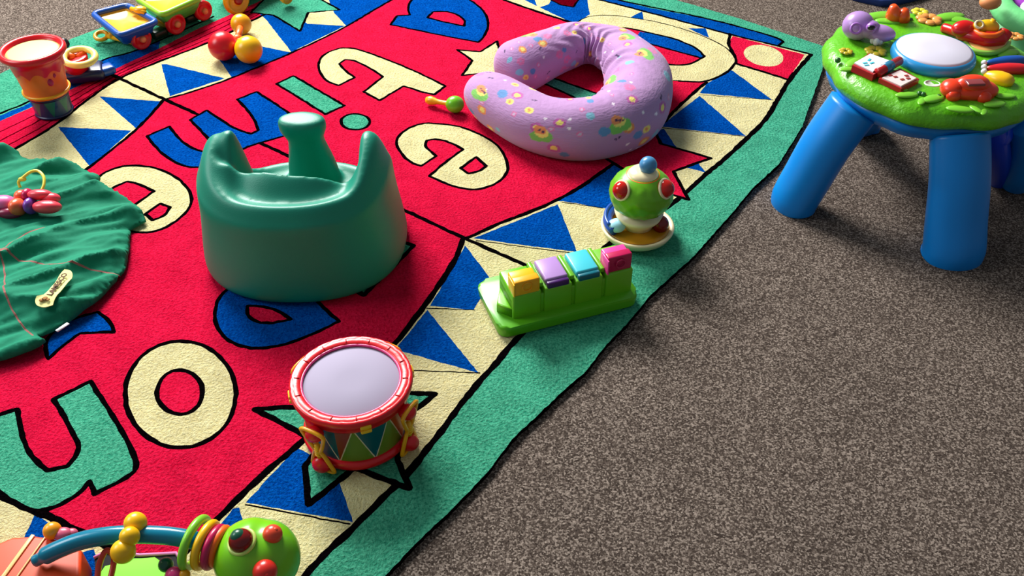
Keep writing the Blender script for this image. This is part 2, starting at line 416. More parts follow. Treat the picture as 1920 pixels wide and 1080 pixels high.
rp.shape([(183, 583), (207, 603), (214, 621), (150, 623), (118, 645), (90, 671), (80, 640), (120, 600)], BLUE, BLACK, LW, True)
rp.shape([(1008, 149), (1036, 144), (1160, 188), (1130, 205)], GREEN, BLACK, LW, False)
# big cream letter behind the pillow
rp.shape([(1075, 47), (1088, 36), (1106, 29), (1142, 27), (1179, 31), (1249, 43), (1317, 65), (1360, 86), (1378, 105), (1380, 118), (1368, 133), (1341, 146), (1315, 152), (1273, 150), (1200, 147), (1130, 120), (1080, 80)], CREAM, BLACK, .0022, True)
rp.poly([(1120, 48), (1182, 52), (1215, 60), (1268, 72), (1307, 89), (1321, 104), (1297, 119), (1268, 121), (1200, 115), (1140, 90)], RED, True)
rp.poly([(1200, 58), (1268, 72), (1307, 89), (1320, 104), (1313, 107), (1244, 88), (1190, 74)], BLUE)
rp.stroke([(1190, 74), (1244, 88), (1313, 107)], BLACK, .004)
rp.stroke([(1120, 48), (1182, 52), (1215, 60), (1268, 72), (1307, 89), (1321, 104), (1297, 119), (1268, 121), (1200, 115), (1140, 90)], BLACK, .004, True)
rp.stroke([(1380, 116), (1366, 133), (1341, 146), (1315, 153), (1273, 150)], BLACK, .004)
rp.shape([(1030, -20), (1034, -1), (1052, 8), (1075, 12), (1085, -2), (1080, -20)], DRED, BLACK, .003, False)
def rug3(v):
    h = noise.noise(Vector((v.x*3, v.y*3, 0)))*.0012+noise.noise(Vector((v.x*60, v.y*60, 3)))*.0008
    return Vector((v.x, v.y, RT+h-.002))
bm = rp.build(.012, rug3)
be = [e for e in bm.edges if e.is_boundary]
ex = bmesh.ops.extrude_edge_only(bm, edges=be)
for v in [g for g in ex['geom'] if isinstance(g, bmesh.types.BMVert)]:
    v.co.z = .0006; v.co.x += random.uniform(-.001, .001)
for g in ex['geom']:
    if isinstance(g, bmesh.types.BMFace): g.material_index = BLACK
rug = part('play_rug', bm, rug_mats, smooth=False)
tag(rug, 'large red alphabet play rug with green border lying on the grey carpet', 'rug')

# ------------------------------------------------------------------ green baby floor seat
BX, BY = -.415, 1.500
seat = empty('baby_floor_seat', (BX, BY, RT), 'dark green moulded baby floor seat standing on the red part of the rug', 'baby seat')
bm = BM()
def sm(a, b_, x):
    t = min(1, max(0, (x-a)/(b_-a))); return t*t*(3-2*t)
def Rb(an, z):
    e = 1/((abs(math.cos(an))**2.3+abs(math.sin(an)/.93)**2.3)**(1/2.3))
    return e*(.202-.017*sm(0, .17, z)-.006*sm(.012, 0, z))
def top(x, y):
    an = math.atan2(y, x); R0 = Rb(an, .2); r_ = math.hypot(x, y)/R0
    z = .205-.095*sm(.02, .13, y)
    # near side: dished slope up to a thin lip
    near = sm(-.03, -.07, y)
    z += near*(.024*sm(.66, .42, r_)*sm(.15, .10, abs(x))-.012*sm(.155, .10, abs(x))*math.exp(-((r_-.72)/.10)**2))
    # hollow seat
    edge = .74+.10*sm(0, .12, y)
    hollow = sm(edge+.05, edge-.10, r_)*sm(-.070, -.040, y+.010*math.cos((x-.02)*24))
    bas = .092+.012*sm(.06, .15, y)
    z = z*(1-hollow)+bas*hollow
    for (hx, hy, si, so, ht) in ((-.112, .008, .026, .070, .268), (.140, .008, .024, .056, .264)):
        dx = (x-hx)*(1 if hx > 0 else -1)
        q = math.hypot(dx/(so if dx > 0 else si), (y-hy)/(.036 if y > hy else .080))
        z += max(0, ht-z)*math.exp(-q**2.2)
    return z-.034*sm(.80, 1.0, r_)**2
NT, NR = 200, 90
rings = []
rings.append([bm.verts.new((.001*math.cos(2*PI*k/NT), .001*math.sin(2*PI*k/NT), 0)) for k in range(NT)])
for fz, fr in ((0, .96), (.03, 1), (.1, 1), (.2, 1), (.3, 1), (.4, 1), (.5, 1), (.6, 1), (.7, 1), (.8, 1), (.9, 1)):
    ring = []
    for k in range(NT):
        an = 2*PI*k/NT; R1 = Rb(an, .2); he = top(R1*math.cos(an), R1*math.sin(an)); z = he*fz; rr = Rb(an, z)*fr
        ring.append(bm.verts.new((rr*math.cos(an), rr*math.sin(an), z)))
    rings.append(ring)
for i in range(NR):
    t = 1-(i/NR)
    ring = []
    for k in range(NT):
        an = 2*PI*k/NT; rr = Rb(an, .2)*(t*.99+.0005)
        x, y = rr*math.cos(an), rr*math.sin(an)
        ring.append(bm.verts.new((x, y, top(x, y))))
    rings.append(ring)
for i in range(len(rings)-1):
    A, B = rings[i], rings[i+1]
    for k in range(NT): bm.faces.new((A[k], A[(k+1) % NT], B[(k+1) % NT], B[k]))
bm.faces.new(rings[-1]); bm.faces.new(rings[0][::-1])
pp = catmull([Vector((.010, .100, .09)), Vector((.009, .098, .14)), Vector((.008, .090, .185)), Vector((.007, .084, .212)), Vector((.006, .082, .234)), Vector((.006, .081, .250))], 6)
add_tube(bm, pp, [.050-.016*sm(0, .5, i/30)+.010*sm(.5, .75, i/30) if i < 28 else [.043, .039, .028][i-28] for i in range(31)], 36, flat=(1.08, .66), up=Vector((0, 1, 0)))
for v in bm.verts: v.co += Vector((BX, BY, RT))
sm_ = plastic('seat_green_foam', (0, 138, 112), .45, bump=.12, bscale=500, spec=.45)
o = part('seat_body', bm, sm_, seat)
md = o.modifiers.new('remesh', 'REMESH'); md.mode = 'VOXEL'; md.voxel_size = .0042; md.use_smooth_shade = True
md = o.modifiers.new('smooth', 'SMOOTH'); md.iterations = 12; md.factor = .6

# ------------------------------------------------------------------ lilac ring pillow
pts = [(940, 137), (975, 124), (1030, 100), (1082, 82), (1130, 86), (1172, 108), (1197, 150), (1188, 200), (1145, 232), (1080, 243), (1012, 232), (948, 198), (888, 160)]
ctrl = [P(x, y, .066) for x, y in pts]
path = catmull(ctrl, 40); n = len(path)
# extend into rounded ends
def prad(t):
    K = [(0, .064), (.08, .070), (.2, .062), (.3, .054), (.4, .064), (.5, .080), (.6, .082), (.7, .074), (.85, .068), (1, .064)]
    for (ta, ra), (tb_, rb_) in zip(K, K[1:]):
        if ta <= t <= tb_+1e-6:
            q_ = (t-ta)/(tb_-ta); q_ = q_*q_*(3-2*q_); r0 = ra+(rb_-ra)*q_; break
    e = min(t, 1-t)/.075
    return r0*(math.sqrt(max(0, 1-(1-e)**2)) if e < 1 else 1)+.0008
def wr(t, an):
    s = 0
    for (tc_, wd, amp) in ((.27, .09, .13), (.44, .12, .12), (.62, .07, .06)):
        g = math.exp(-((t-tc_)/wd)**2)
        inner = max(0, math.cos(an-.5))**1.5
        s += g*amp*(.02+inner)*math.sin(t*150+noise.noise(Vector((t*9, an*1.3, 1)))*9)
    s += .06*noise.noise(Vector((t*8, math.cos(an)*1.2, math.sin(an)*1.2)))
    return 1+s*.55
pil = bpy.data.meshes.new('x')
bm = BM()
rad = [prad(i/(n-1)) for i in range(n)]
rings = add_tube(bm, path, rad, 150, flat=(1.03, .95), fn=wr, cap=True)
for v in bm.verts: v.co.z = max(v.co.z, RT+.001+.02*max(0, (.03-v.co.z))) if v.co.z < RT+.02 else v.co.z
cl = bm.loops.layers.float_color.new('print')
# printed motifs: painted on the cloth in (t, angle) space
motifs = []
rr_ = random.Random(5)
PK, BLU, GRN, YEL, ORG, DK, WHT, TEAL, MAG = (.62, .16, .36), (.10, .24, .50), (.18, .48, .10), (.80, .66, .16), (.75, .25, .10), (.06, .03, .10), (.85, .75, .85), (.20, .45, .60), (.45, .10, .35)
L0 = sum((path[i+1]-path[i]).length for i in range(n-1))
def disc(t, a, r, col): motifs.append((t, a, r*1.25, r, col))
used = []
for k in range(300):
    t, a = rr_.uniform(.02, .98), rr_.uniform(-.6, PI+.75)
    if any(abs(t-u)*L0 < .016 and abs(a-v)*.078 < .016 for u, v in used): continue
    used.append((t, a))
    q = rr_.random()
    if q < .13:
        disc(t, a, .010, ORG if rr_.random() < .5 else MAG); disc(t, a, .0055, YEL)
    elif q < .30: disc(t, a, rr_.uniform(.005, .010), BLU if rr_.random() < .6 else TEAL)
    elif q < .40:
        for m in range(6): disc(t+math.cos(m)*.008/L0, a+math.sin(m)*.008/.078, .0042, PK)
    elif q < .48:
        disc(t, a, .007, YEL); disc(t, a, .003, ORG)
    elif q < .62: disc(t, a, .0022, DK); disc(t+.006/L0, a+.04, .0022, DK)
    elif q < .8: disc(t, a, .0028, WHT)
    else:
        disc(t, a, .005, PK); disc(t, a, .0025, (.55, .42, .62))
for (t, a) in ((.93, 2.5), (.68, 2.6), (.50, 1.7), (.42, 1.5), (.12, 1.9), (.80, 2.9), (.57, .7)):      # green winged bugs
    disc(t, a, .012, GRN); disc(t+.014/L0, a+.06, .011, GRN); disc(t+.006/L0, a-.12, .010, YEL); disc(t+.010/L0, a-.20, .009, ORG)
    for m in range(4): disc(t+(m*.006-.008)/L0, a-.10-m*.03, .0022, DK)
base = (.41, .225, .45)
grid = {}
for m in motifs: grid.setdefault(int(m[0]*40), []).append(m)
def pcol(t, an):
    col = base
    g = int(t*40)
    for gg in (g-1, g, g+1):
        for (mt, ma, r, _, c) in grid.get(gg, ()):
            da = (an-ma+PI) % (2*PI)-PI
            if ((t-mt)*L0)**2+(da*.078)**2 < r*r: col = c
    return col
idx = {}
for i, ring in enumerate(rings):
    for k, v in enumerate(ring): idx[v] = (i/(n-1), 2*PI*k/150)
vc = {v: pcol(*ta) for v, ta in idx.items()}
for f in bm.faces:
    for l in f.loops: l[cl] = (*vc[l.vert], 1)
pm = bpy.data.materials.new('printed_lilac_cotton'); pm.use_nodes = True; nt = pm.node_tree; b = nt.nodes['Principled BSDF']
b.inputs['Roughness'].default_value = .75; b.inputs['Sheen Weight'].default_value = .15; b.inputs['Specular IOR Level'].default_value = .2
at = nt.nodes.new('ShaderNodeAttribute'); at.attribute_name = 'print'; nt.links.new(at.outputs['Color'], b.inputs['Base Color'])
nz = nt.nodes.new('ShaderNodeTexNoise'); nz.inputs['Scale'].default_value = 40; nz.inputs['Detail'].default_value = 5
bp = nt.nodes.new('ShaderNodeBump'); bp.inputs['Strength'].default_value = .25; bp.inputs['Distance'].default_value = .006
nt.links.new(nz.outputs['Fac'], bp.inputs['Height']); nt.links.new(bp.outputs[0], b.inputs['Normal'])
t = P(1085, 240, .0)
pillow = part('ring_pillow', bm, pm)
tag(pillow, 'lilac horseshoe pillow printed with bugs and flowers, lying on the rug', 'pillow')

# ------------------------------------------------------------------ colours of toys
M = lambda n, rgb, r=.3, **k: plastic(n, rgb, r, **k)
red = M('red_plastic', (222, 14, 30)); orange = M('orange_plastic', (250, 104, 12), .42); yellow = M('yellow_plastic', (246, 190, 10))
amber = M('amber_plastic', (248, 172, 12)); lime = M('lime_plastic', (110, 190, 28)); green = M('toy_green_plastic', (88, 178, 12), .35)
cobalt = M('cobalt_plastic', (20, 80, 170)); sky = M('sky_blue_plastic', (0, 128, 212), .36, spec=.4); navy = M('navy_plastic', (12, 24, 74))
cream = M('cream_plastic', (240, 226, 180)); white = M('white_plastic', (238, 238, 242), .4); black = M('black_plastic', (12, 14, 22))
pink = M('pink_plastic', (232, 60, 130)); magenta = M('magenta_plastic', (190, 14, 80)); purple = M('purple_plastic', (120, 60, 160))
lilac = M('lilac_plastic', (180, 140, 205)); teal = M('teal_plastic', (4, 120, 150), .22); cyan = M('cyan_plastic', (70, 200, 215))
dkgreen = M('dark_green_plastic', (10, 84, 60)); maroon = M('maroon_plastic', (120, 16, 14), .15); paleyellow = M('pale_yellow_plastic', (244, 232, 120))

# ------------------------------------------------------------------ toy drum
dq_ = P(676, 886, RT); DX, DY = dq_.x-.013, dq_.y+.089
drum = empty('toy_drum', (DX, DY, RT), 'red toy drum with white head and triangle pattern, standing on the rug', 'toy drum')
tilt = Matrix.Rotation(math.radians(0), 4, 'X')
c0 = Vector((DX, DY, RT)); DH = .112; DS = 1.07
bm = BM(); add_lathe(bm, c0, [(.070, 0), (.0795, .001), (.083, .005), (.084, .010), (.083, .016), (.079, .019), (.074, .019)], 72)
part('bottom_rim', bm, red, drum)
# shell painted with triangles
dp = Painter(lambda x, y: Vector((x, y)), 0, .01)
U = 2*PI*.0765; NTri = 9; hh = DH-.018-.016
dp.poly([(0, 0), (U, 0), (U, hh), (0, hh)], 0)
cols = [1, 2, 3, 2]
for i in range(NTri):
    x0 = U*i/NTri; x1 = U*(i+1)/NTri; xm = (x0+x1)/2
    dp.poly([(x0, 0), (x1, 0), (xm, hh)], [1, 3, 2][i % 3])
    dp.poly([(xm, hh), (x1, 0), (min(U, x1+U/NTri/2), hh)], [2, 4, 1, 4][i % 4])
for i in range(NTri):
    x0 = U*i/NTri; x1 = U*(i+1)/NTri; xm = (x0+x1)/2
    dp.stroke([(x0+.001, .001), (xm, hh-.001)], 5, .0009); dp.stroke([(xm, hh-.001), (x1-.001, .001)], 5, .0009)
off = math.radians(-103)
def drum3(v):
    a = off+v.x/.0765; rr = .0765+.002*v.y/hh
    return c0+Vector((rr*math.cos(a), rr*math.sin(a), .018+v.y))
bm = dp.build(.006, drum3)
part('shell', bm, [M('drum_sticker', (150, 60, 20)), M('sticker_green', (96, 132, 30)), M('sticker_teal', (0, 92, 104)), M('sticker_olive', (110, 140, 40)), M('sticker_rust', (186, 70, 22)), M('sticker_line', (216, 200, 170))], drum)
bm = BM(); z = DH
add_lathe(bm, c0, [(.078, z-.018), (.084, z-.017), (.0865, z-.012), (.087, z-.004), (.0895, z-.002), (.0905, z+.003), (.0895, z+.0085), (.0865, z+.0105), (.085, z+.0095), (.0835, z+.0105), (.0750, z+.0095), (.0722, z+.007), (.0715, z), (.06, z-.002)], 96, fn=lambda a, zz: 1-(.018 if .0094+z < zz and (a*24/(2*PI)) % 1 < .12 else 0), cap=False)
for k in range(14):
    a = 2*PI*k/14; add_box(bm, c0+Vector((math.cos(a)*.0795, math.sin(a)*.0795, z+.0098)), (.008, .0022, .0028), a, .0006, seg=1)
part('top_rim', bm, red, drum)
bm = BM(); add_lathe(bm, c0, [(.0725, z-.006), (.0725, z+.002), (.070, z+.004), (.02, z+.0045)], 64); part('drum_head', bm, M('drum_skin', (168, 160, 182), .8, spec=.2), drum)
bm = BM(); add_torus(bm, c0+Vector((0, 0, z+.006)), .0725, .0022, seg=64); part('head_ring', bm, pink, drum, label='thin pink ring around the white drum head')
for k, ad in enumerate((-118, -26, 62, 150)):
    a = math.radians(ad); rad_ = Vector((math.cos(a), math.sin(a), 0)); tan = Vector((-math.sin(a), math.cos(a), 0))
    def L(s, h, o=0): return c0+rad_*(.0895+o)+tan*s+Vector((0, 0, h))
    bm = BM(); lp = []
    for q in range(40):
        th = 2*PI*q/40; h = math.cos(th); wdt = .004+.0175*abs(h)**.8*(1 if abs(h) < .85 else math.sqrt(max(0, 1-((abs(h)-.85)/.15)**2))+.0)
        lp.append(L(math.copysign(wdt, math.sin(th)), .053+.051*h, .004+.005*h))
    add_tube(bm, lp, .0032, 10, closed=True, up=rad_); cp_ = part('tension_loop', bm, amber, drum)
    bm = BM()
    add_tube(bm, [L(0, .038, .003), L(0, .068, .004)], .0042, 10); add_sphere(bm, L(0, .053, .003), .0055)
    for h in (.045, .050, .055, .060): add_torus(bm, L(0, h, .003), .005, .0012, seg=16, ss=6)
    part('spring', bm, yellow, cp_)
    bm = BM(); add_sphere(bm, L(0, .092, .004), .0135, (1, .9, 1), seg=20); part('bead', bm, red, cp_)
    bm = BM(); add_sphere(bm, L(0, .018, .002), .0145, (1, .85, 1.1), seg=20); part('bead', bm, red, cp_)
for ad in (-70, 18, 105, 195):
    a = math.radians(ad); bm = BM()
    for dz in (-.0045, .0045): add_box(bm, c0+Vector((math.cos(a), math.sin(a), 0))*.0885+Vector((0, 0, DH-.006+dz)), (.008, .016, .0065), a, .002)
    add_box(bm, c0+Vector((math.cos(a), math.sin(a), 0))*.0865+Vector((0, 0, DH-.006)), (.008, .009, .018), a, .002)
    part('clip', bm, yellow, drum)
drum.scale = (DS, DS, 1)

# ------------------------------------------------------------------ pop-up toy
A_, B_ = P(937, 638, RT), P(1200, 572, RT)
u = (B_-A_); LEN = u.length; u.normalize(); v_ = Vector((-u.y, u.x, 0)); ang = math.atan2(u.y, u.x)
WID = .146
pop = empty('pop_up_toy', A_+u*LEN/2+v_*WID/2, 'lime green pop-up toy with four coloured lids, on the rug edge', 'toy')
def LP(a, b, z): return A_+u*a+v_*b+Vector((0, 0, z))
bm = BM(); pr = round_poly([LP(0, 0, 0), LP(LEN, 0, 0), LP(LEN, WID, 0), LP(0, WID, 0)], .022)
add_prism(bm, pr, RT+.001, RT+.024, .008, .98)
part('base_tray', bm, green, pop, angle=50)
HX0, HX1, HY0, HY1, HZ0, HZ1 = .030, LEN-.008, .020, .098, .02, .078
cw = (HX1-HX0)/4
bm = BM()
for i in range(4):
    xa = HX0+cw*i+.003; xb = HX0+cw*(i+1)-.003
    c = LP((xa+xb)/2, (HY0+HY1)/2, (HZ0+HZ1)/2)
    add_box(bm, c, (xb-xa, HY1-HY0, HZ1-HZ0), ang, .004)
add_box(bm, LP((HX0+HX1)/2, (HY0+HY1)/2, (HZ0+HZ1-.012)/2), (HX1-HX0-.006, HY1-HY0-.008, HZ1-HZ0-.012), ang, .003)
# raised ridges between compartments and sloping end
for i in (1, 2, 3):
    add_box(bm, LP(HX0+cw*i, (HY0+HY1)/2+.004, HZ1+.003), (.009, HY1-HY0-.012, .010), ang, .003)
add_prism(bm, [LP(.012, .05, 0), LP(HX0+.004, HY0+.004, 0), LP(HX0+.004, HY1-.004, 0)], RT+.015, RT+.045, .004, 1.0)
part('housing', bm, lime, pop)
lids = [('yellow', amber, yellow, True), ('lilac', lilac, M('dark_purple_plastic', (70, 20, 100)), False), ('cyan', cyan, M('dark_teal_plastic', (0, 104, 120)), False), ('pink', magenta, M('hot_pink_plastic', (255, 70, 160)), True)]
for i, (nm, m1, m2, op) in enumerate(lids):
    xc = HX0+cw*(i+.5)
    bm = BM()
    if op:
        h = .036 if i == 3 else .032; d = .018
        add_box(bm, LP(xc, HY0+.013 if i == 3 else HY0+.010, HZ1+h/2-.002), (cw-.012, d, h), ang, .003)
        o = part('lid', bm, m1, pop, label='raised %s lid' % nm)
        bm = BM(); add_box(bm, LP(xc-(cw-.012)/2-.0005, HY0+.014, HZ1+h/2-.003), (.003, .030, h-.004), ang, .0012)
        add_box(bm, LP(xc, HY0+.030, HZ1+h/2-.004), (cw-.014, .022, h-.004), ang, .003)
        part('figure', bm, m2, o)
        bm = BM(); add_torus(bm, LP(xc, HY0+.0005, HZ1+h/2), .009, .0014, n=v_, seg=24, ss=8); part('emblem', bm, m1, o)
    else:
        add_box(bm, LP(xc, (HY0+HY1)/2+.002, HZ1+.006), (cw-.016, HY1-HY0-.018, .014), ang, .004)
        o = part('lid', bm, m1, pop, label='closed %s lid' % nm)
        bm = BM(); add_box(bm, LP(xc, HY0+.006, HZ1+.003), (cw-.018, .010, .014), ang, .003); part('latch', bm, m2, o)

# ------------------------------------------------------------------ frog spinner
sq_ = P(1195, 424, .035); SX, SY = sq_.x, sq_.y
sp_ = empty('spinner_toy', (SX, SY, RT), 'small spinner toy with green dome, red eyes and blue knob, on a cream base', 'toy')
c = Vector((SX, SY, RT))
bm = BM(); add_lathe(bm, c, [(.05, 0), (.060, .003), (.070, .012), (.075, .022), (.0755, .026), (.072, .028), (.068, .025), (.05, .016), (.02, .014)], 64); part('base_bowl', bm, cream, sp_)
bm = BM(); add_lathe(bm, c, [(.012, .017), (.058, .019), (.0655, .0245), (.064, .026), (.05, .024), (.012, .030)], 64); part('golden_dish', bm, M('gold_plastic', (190, 132, 20), .22), sp_)
def seg_ring(a0, a1, r, z, th):
    return [c+Vector((r*math.cos(a), r*math.sin(a), z)) for a in [math.radians(a0+(a1-a0)*k/12) for k in range(13)]]
bm = BM(); add_tube(bm, seg_ring(125, 215, .062, .036, 0), .010, 14); add_tube(bm, seg_ring(125, 205, .067, .046, 0), .004, 10); part('blue_guard', bm, cobalt, sp_)
bm = BM(); add_sphere(bm, c+Vector((-.046, -.022, .040)), .017, (1.1, 1, .8)); part('wave', bm, M('pale_blue_plastic', (170, 225, 245)), sp_)
bm = BM(); add_sphere(bm, c+Vector((.045, -.012, .036)), .019, (.9, .9, 1)); part('bug', bm, maroon, sp_)
bm = BM(); add_lathe(bm, c, [(.030, .022), (.034, .036), (.046, .050), (.050, .062)], 48); part('stem', bm, cream, sp_)
zc = zat(SX, SY, 360)
bm = BM(); add_sphere(bm, Vector((SX, SY, zc)), .0635, (1, 1, .80), seg=64)
for v in bm.verts:
    d = (v.co-Vector((SX, SY, zc))); nn = noise.noise(d*90)
    if d.z < .035: v.co += d.normalized()*.003*nn
part('dome', bm, M('dome_green_plastic', (104, 178, 20), .3), sp_)
bm = BM(); add_lathe(bm, Vector((SX, SY, zc+.032)), [(.032, .004), (.030, .013), (.025, .019), (.014, .022)], 40); part('collar', bm, cream, sp_)
bm = BM(); add_torus(bm, Vector((SX, SY, zc+.0415)), .0315, .0026, seg=40); part('collar_band', bm, orange, sp_)
bm = BM(); add_sphere(bm, Vector((SX+.008, SY, zc+.064)), .0175, seg=28); add_tube(bm, [Vector((SX+.006, SY, zc+.045)), Vector((SX+.006, SY, zc+.06))], .009, 12); part('knob', bm, M('steel_blue_plastic', (70, 140, 190)), sp_)
for (ex, ey) in ((1166, 357), (1247, 354)):
    dc_ = Vector((SX, SY, zc)); q = on(ex, ey, dc_, .0585); d = (q-dc_).normalized()
    bm = BM(); add_sphere(bm, q, .0185, seg=28); o = part('eye', bm, M('eye_red', (190, 26, 16), .12), sp_)
    bm = BM(); add_torus(bm, q+d*.001, .0185, .003, n=d, seg=28, ss=8); part('eye_rim', bm, cream, o)

# ------------------------------------------------------------------ maraca
mr = empty('toy_maraca', P(845, 200, RT), 'small green rattle with orange handle between rug letters and lilac pillow', 'rattle')
bm = BM(); hb = P(853, 195, .035); add_sphere(bm, Vector((hb.x, hb.y, RT+.021)), .022, (1.05, .95, .95)); part('rattle_head', bm, lime, mr)
e0 = P(800, 184, .03); bm = BM()
a, b2 = Vector((e0.x, e0.y, RT+.012)), Vector((hb.x, hb.y, RT+.02))
ph = [a.lerp(b2, k/8) for k in range(8)]
add_tube(bm, ph, [.008, .0115, .0095, .0065, .006, .006, .007, .0095], 16); part('handle', bm, amber, mr)

# ------------------------------------------------------------------ ball rattle
br = empty('ball_rattle', P(445, 100, RT), 'rattle of one red and two yellow balls in front of the toy train', 'rattle')
balls = []
for (x, y, r_, m_) in ((418, 86, .0385, red), (466, 93, .0365, yellow), (452, 45, .0285, amber)):
    q = P(x, y, RT+r_); balls.append(q)
    bm = BM(); add_sphere(bm, q, r_, seg=40); part('ball', bm, m_, br)
bm = BM(); m0 = (balls[0]+balls[1]+balls[2])/3
for q in balls: add_tube(bm, [q, m0], .009, 14)
add_sphere(bm, m0, .014); part('connector', bm, orange, br)

# ------------------------------------------------------------------ bucket on blue drum
c = P(88, 227, RT); c = Vector((c.x+.002, c.y+.046, RT))
bd = empty('toy_drum', c, 'dark blue toy drum with zigzag pattern, under the orange bucket', 'toy drum')
kp = Painter(lambda x, y: Vector((x, y)), 0, .01); U2 = 2*PI*.045
kp.poly([(0, 0), (U2, 0), (U2, .05), (0, .05)], 0)
for i in range(8): kp.poly([(U2*i/8+.004, .048), (U2*(i+1)/8-.004, .048), (U2*(i+.5)/8, .004)], 1)
bm = kp.build(.008, lambda v: c+Vector(((.043+.05*v.y)*math.cos(v.x/.045), (.043+.05*v.y)*math.sin(v.x/.045), .001+v.y)))
part('shell', bm, [M('deep_blue_plastic', (12, 58, 100)), M('sea_green_plastic', (6, 110, 90))], bd)
bm = BM(); add_lathe(bm, c, [(.03, 0), (.0435, .0), (.046, .003), (.044, .007), (.03, .006)], 48); part('bottom_rim', bm, navy, bd)
bm = BM(); add_lathe(bm, c, [(.03, .048), (.047, .048), (.048, .053), (.045, .056), (.01, .056)], 48); part('top_rim', bm, navy, bd)
c = c+Vector((0, 0, .0565))
bk = empty('toy_bucket', c, 'orange toy bucket with red scalloped rim and cream top, stacked on the blue drum', 'toy bucket')
bm = BM(); add_lathe(bm, c, [(.03, 0), (.052, .0), (.0545, .004), (.053, .010), (.050, .012), (.056, .06), (.060, .09), (.058, .096)], 64); part('bucket_body', bm, M('bucket_orange', (250, 112, 10)), bk)
bm = BM(); add_torus(bm, c+Vector((0, 0, .007)), .0525, .0035, seg=56); part('foot_ring', bm, amber, bk)
N8 = 64; r0, r1, r2 = [], [], []
prof = [(None, .070), (.0605, .082), (.0625, .095), (.071, .098), (.0755, .104), (.0755, .110), (.072, .115), (.067, .116), (.062, .112), (.0605, .103), (.05, .102)]
bm = BM(); rings = []
for (r_, z_) in prof:
    ring = []
    for k in range(N8):
        an = 2*PI*k/N8
        if r_ is None: zz = .058+.014*abs(math.cos(an*5)); rr = .0585+.0008
        else: zz = z_; rr = r_
        ring.append(bm.verts.new(c+Vector((rr*math.cos(an), rr*math.sin(an), zz))))
    rings.append(ring)
for i in range(len(rings)-1):
    for k in range(N8): bm.faces.new((rings[i][k], rings[i][(k+1) % N8], rings[i+1][(k+1) % N8], rings[i+1][k]))
part('rim', bm, red, bk)
bm = BM(); add_lathe(bm, c, [(.0615, .100), (.061, .1055), (.054, .107), (.01, .107)], 48); part('lid', bm, M('cream_lid', (226, 196, 112), .5), bk)
bm = BM(); add_sphere(bm, c+Vector((.036, -.040, .045)), .009, (1, .5, 1.1), seg=16); add_sphere(bm, c+Vector((.046, -.030, .058)), .005, (1, .7, 1.2), seg=12); part('emblem', bm, magenta, bk)

# ------------------------------------------------------------------ little blue vehicle with ring
c = P(150, 165, RT)+Vector((0, .045, 0)); c.z = RT
vt = empty('ring_toy', c, 'small navy toy with red cup and yellow ring beside the orange bucket', 'toy')
bm = BM(); add_box(bm, c+Vector((.000, .004, .018)), (.098, .070, .030), math.radians(20), .010); part('base', bm, navy, vt)
bm = BM(); add_box(bm, c+Vector((.052, .020, .018)), (.040, .040, .022), math.radians(40), .008); part('bumper', bm, cobalt, vt)
bm = BM(); add_lathe(bm, c+Vector((-.012, -.004, .03)), [(.02, 0), (.030, 0), (.033, .02), (.035, .036), (.032, .038), (.02, .036)], 40); part('cup', bm, red, vt)
rc = P(149, 107, .085)
bm = BM(); add_torus(bm, rc, .037, .0085, n=Vector((.12, -.1, 1)), seg=48, sy=1); part('ring', bm, paleyellow, vt)
bm = BM(); add_tube(bm, [c+Vector((-.012, 0, .062)), rc+Vector((-.03, .005, 0))], .010, 14); add_tube(bm, [c+Vector((-.004, 0, .062)), rc+Vector((.0, .035, -.002))], .008, 12); part('ring_support', bm, orange, vt)
kc = P(119, 82, .085); bm = BM(); add_sphere(bm, kc, .015); add_tube(bm, [Vector((kc.x+.005, kc.y-.01, RT+.02)), kc], .006, 10); part('knob', bm, black, vt)

# ------------------------------------------------------------------ toy train
tr = empty('toy_train', P(300, 75, RT), 'colourful toy train of open wagons with red wheels at the top of the rug', 'toy train')
def wheel(px, py, r_, m_, hubm, parent, ax, rh=.3, th=.02, zc_=None):
    q = P(px, py, RT+r_ if zc_ is None else zc_); ax = Vector(ax).normalized()
    rot = ax.to_track_quat('Z', 'Y').to_matrix().to_4x4()
    bm = BM(); add_lathe(bm, q, [(r_*.3, -th), (r_*.9, -th), (r_, -th*.7), (r_, -th*.2), (r_*.86, 0), (r_*.75, -.001), (r_*.7, -.004), (r_*.35, -.003), (r_*.2, 0)], 40, M=rot)
    o = part('wheel', bm, m_, parent)
    bm = BM(); add_lathe(bm, q, [(r_*rh, -.006), (r_*rh, .003), (r_*rh*.8, .006), (r_*rh*.3, .007)], 20, M=rot); part('hub', bm, hubm, o)
    return q
sd = Vector((.80, -.60, .02))
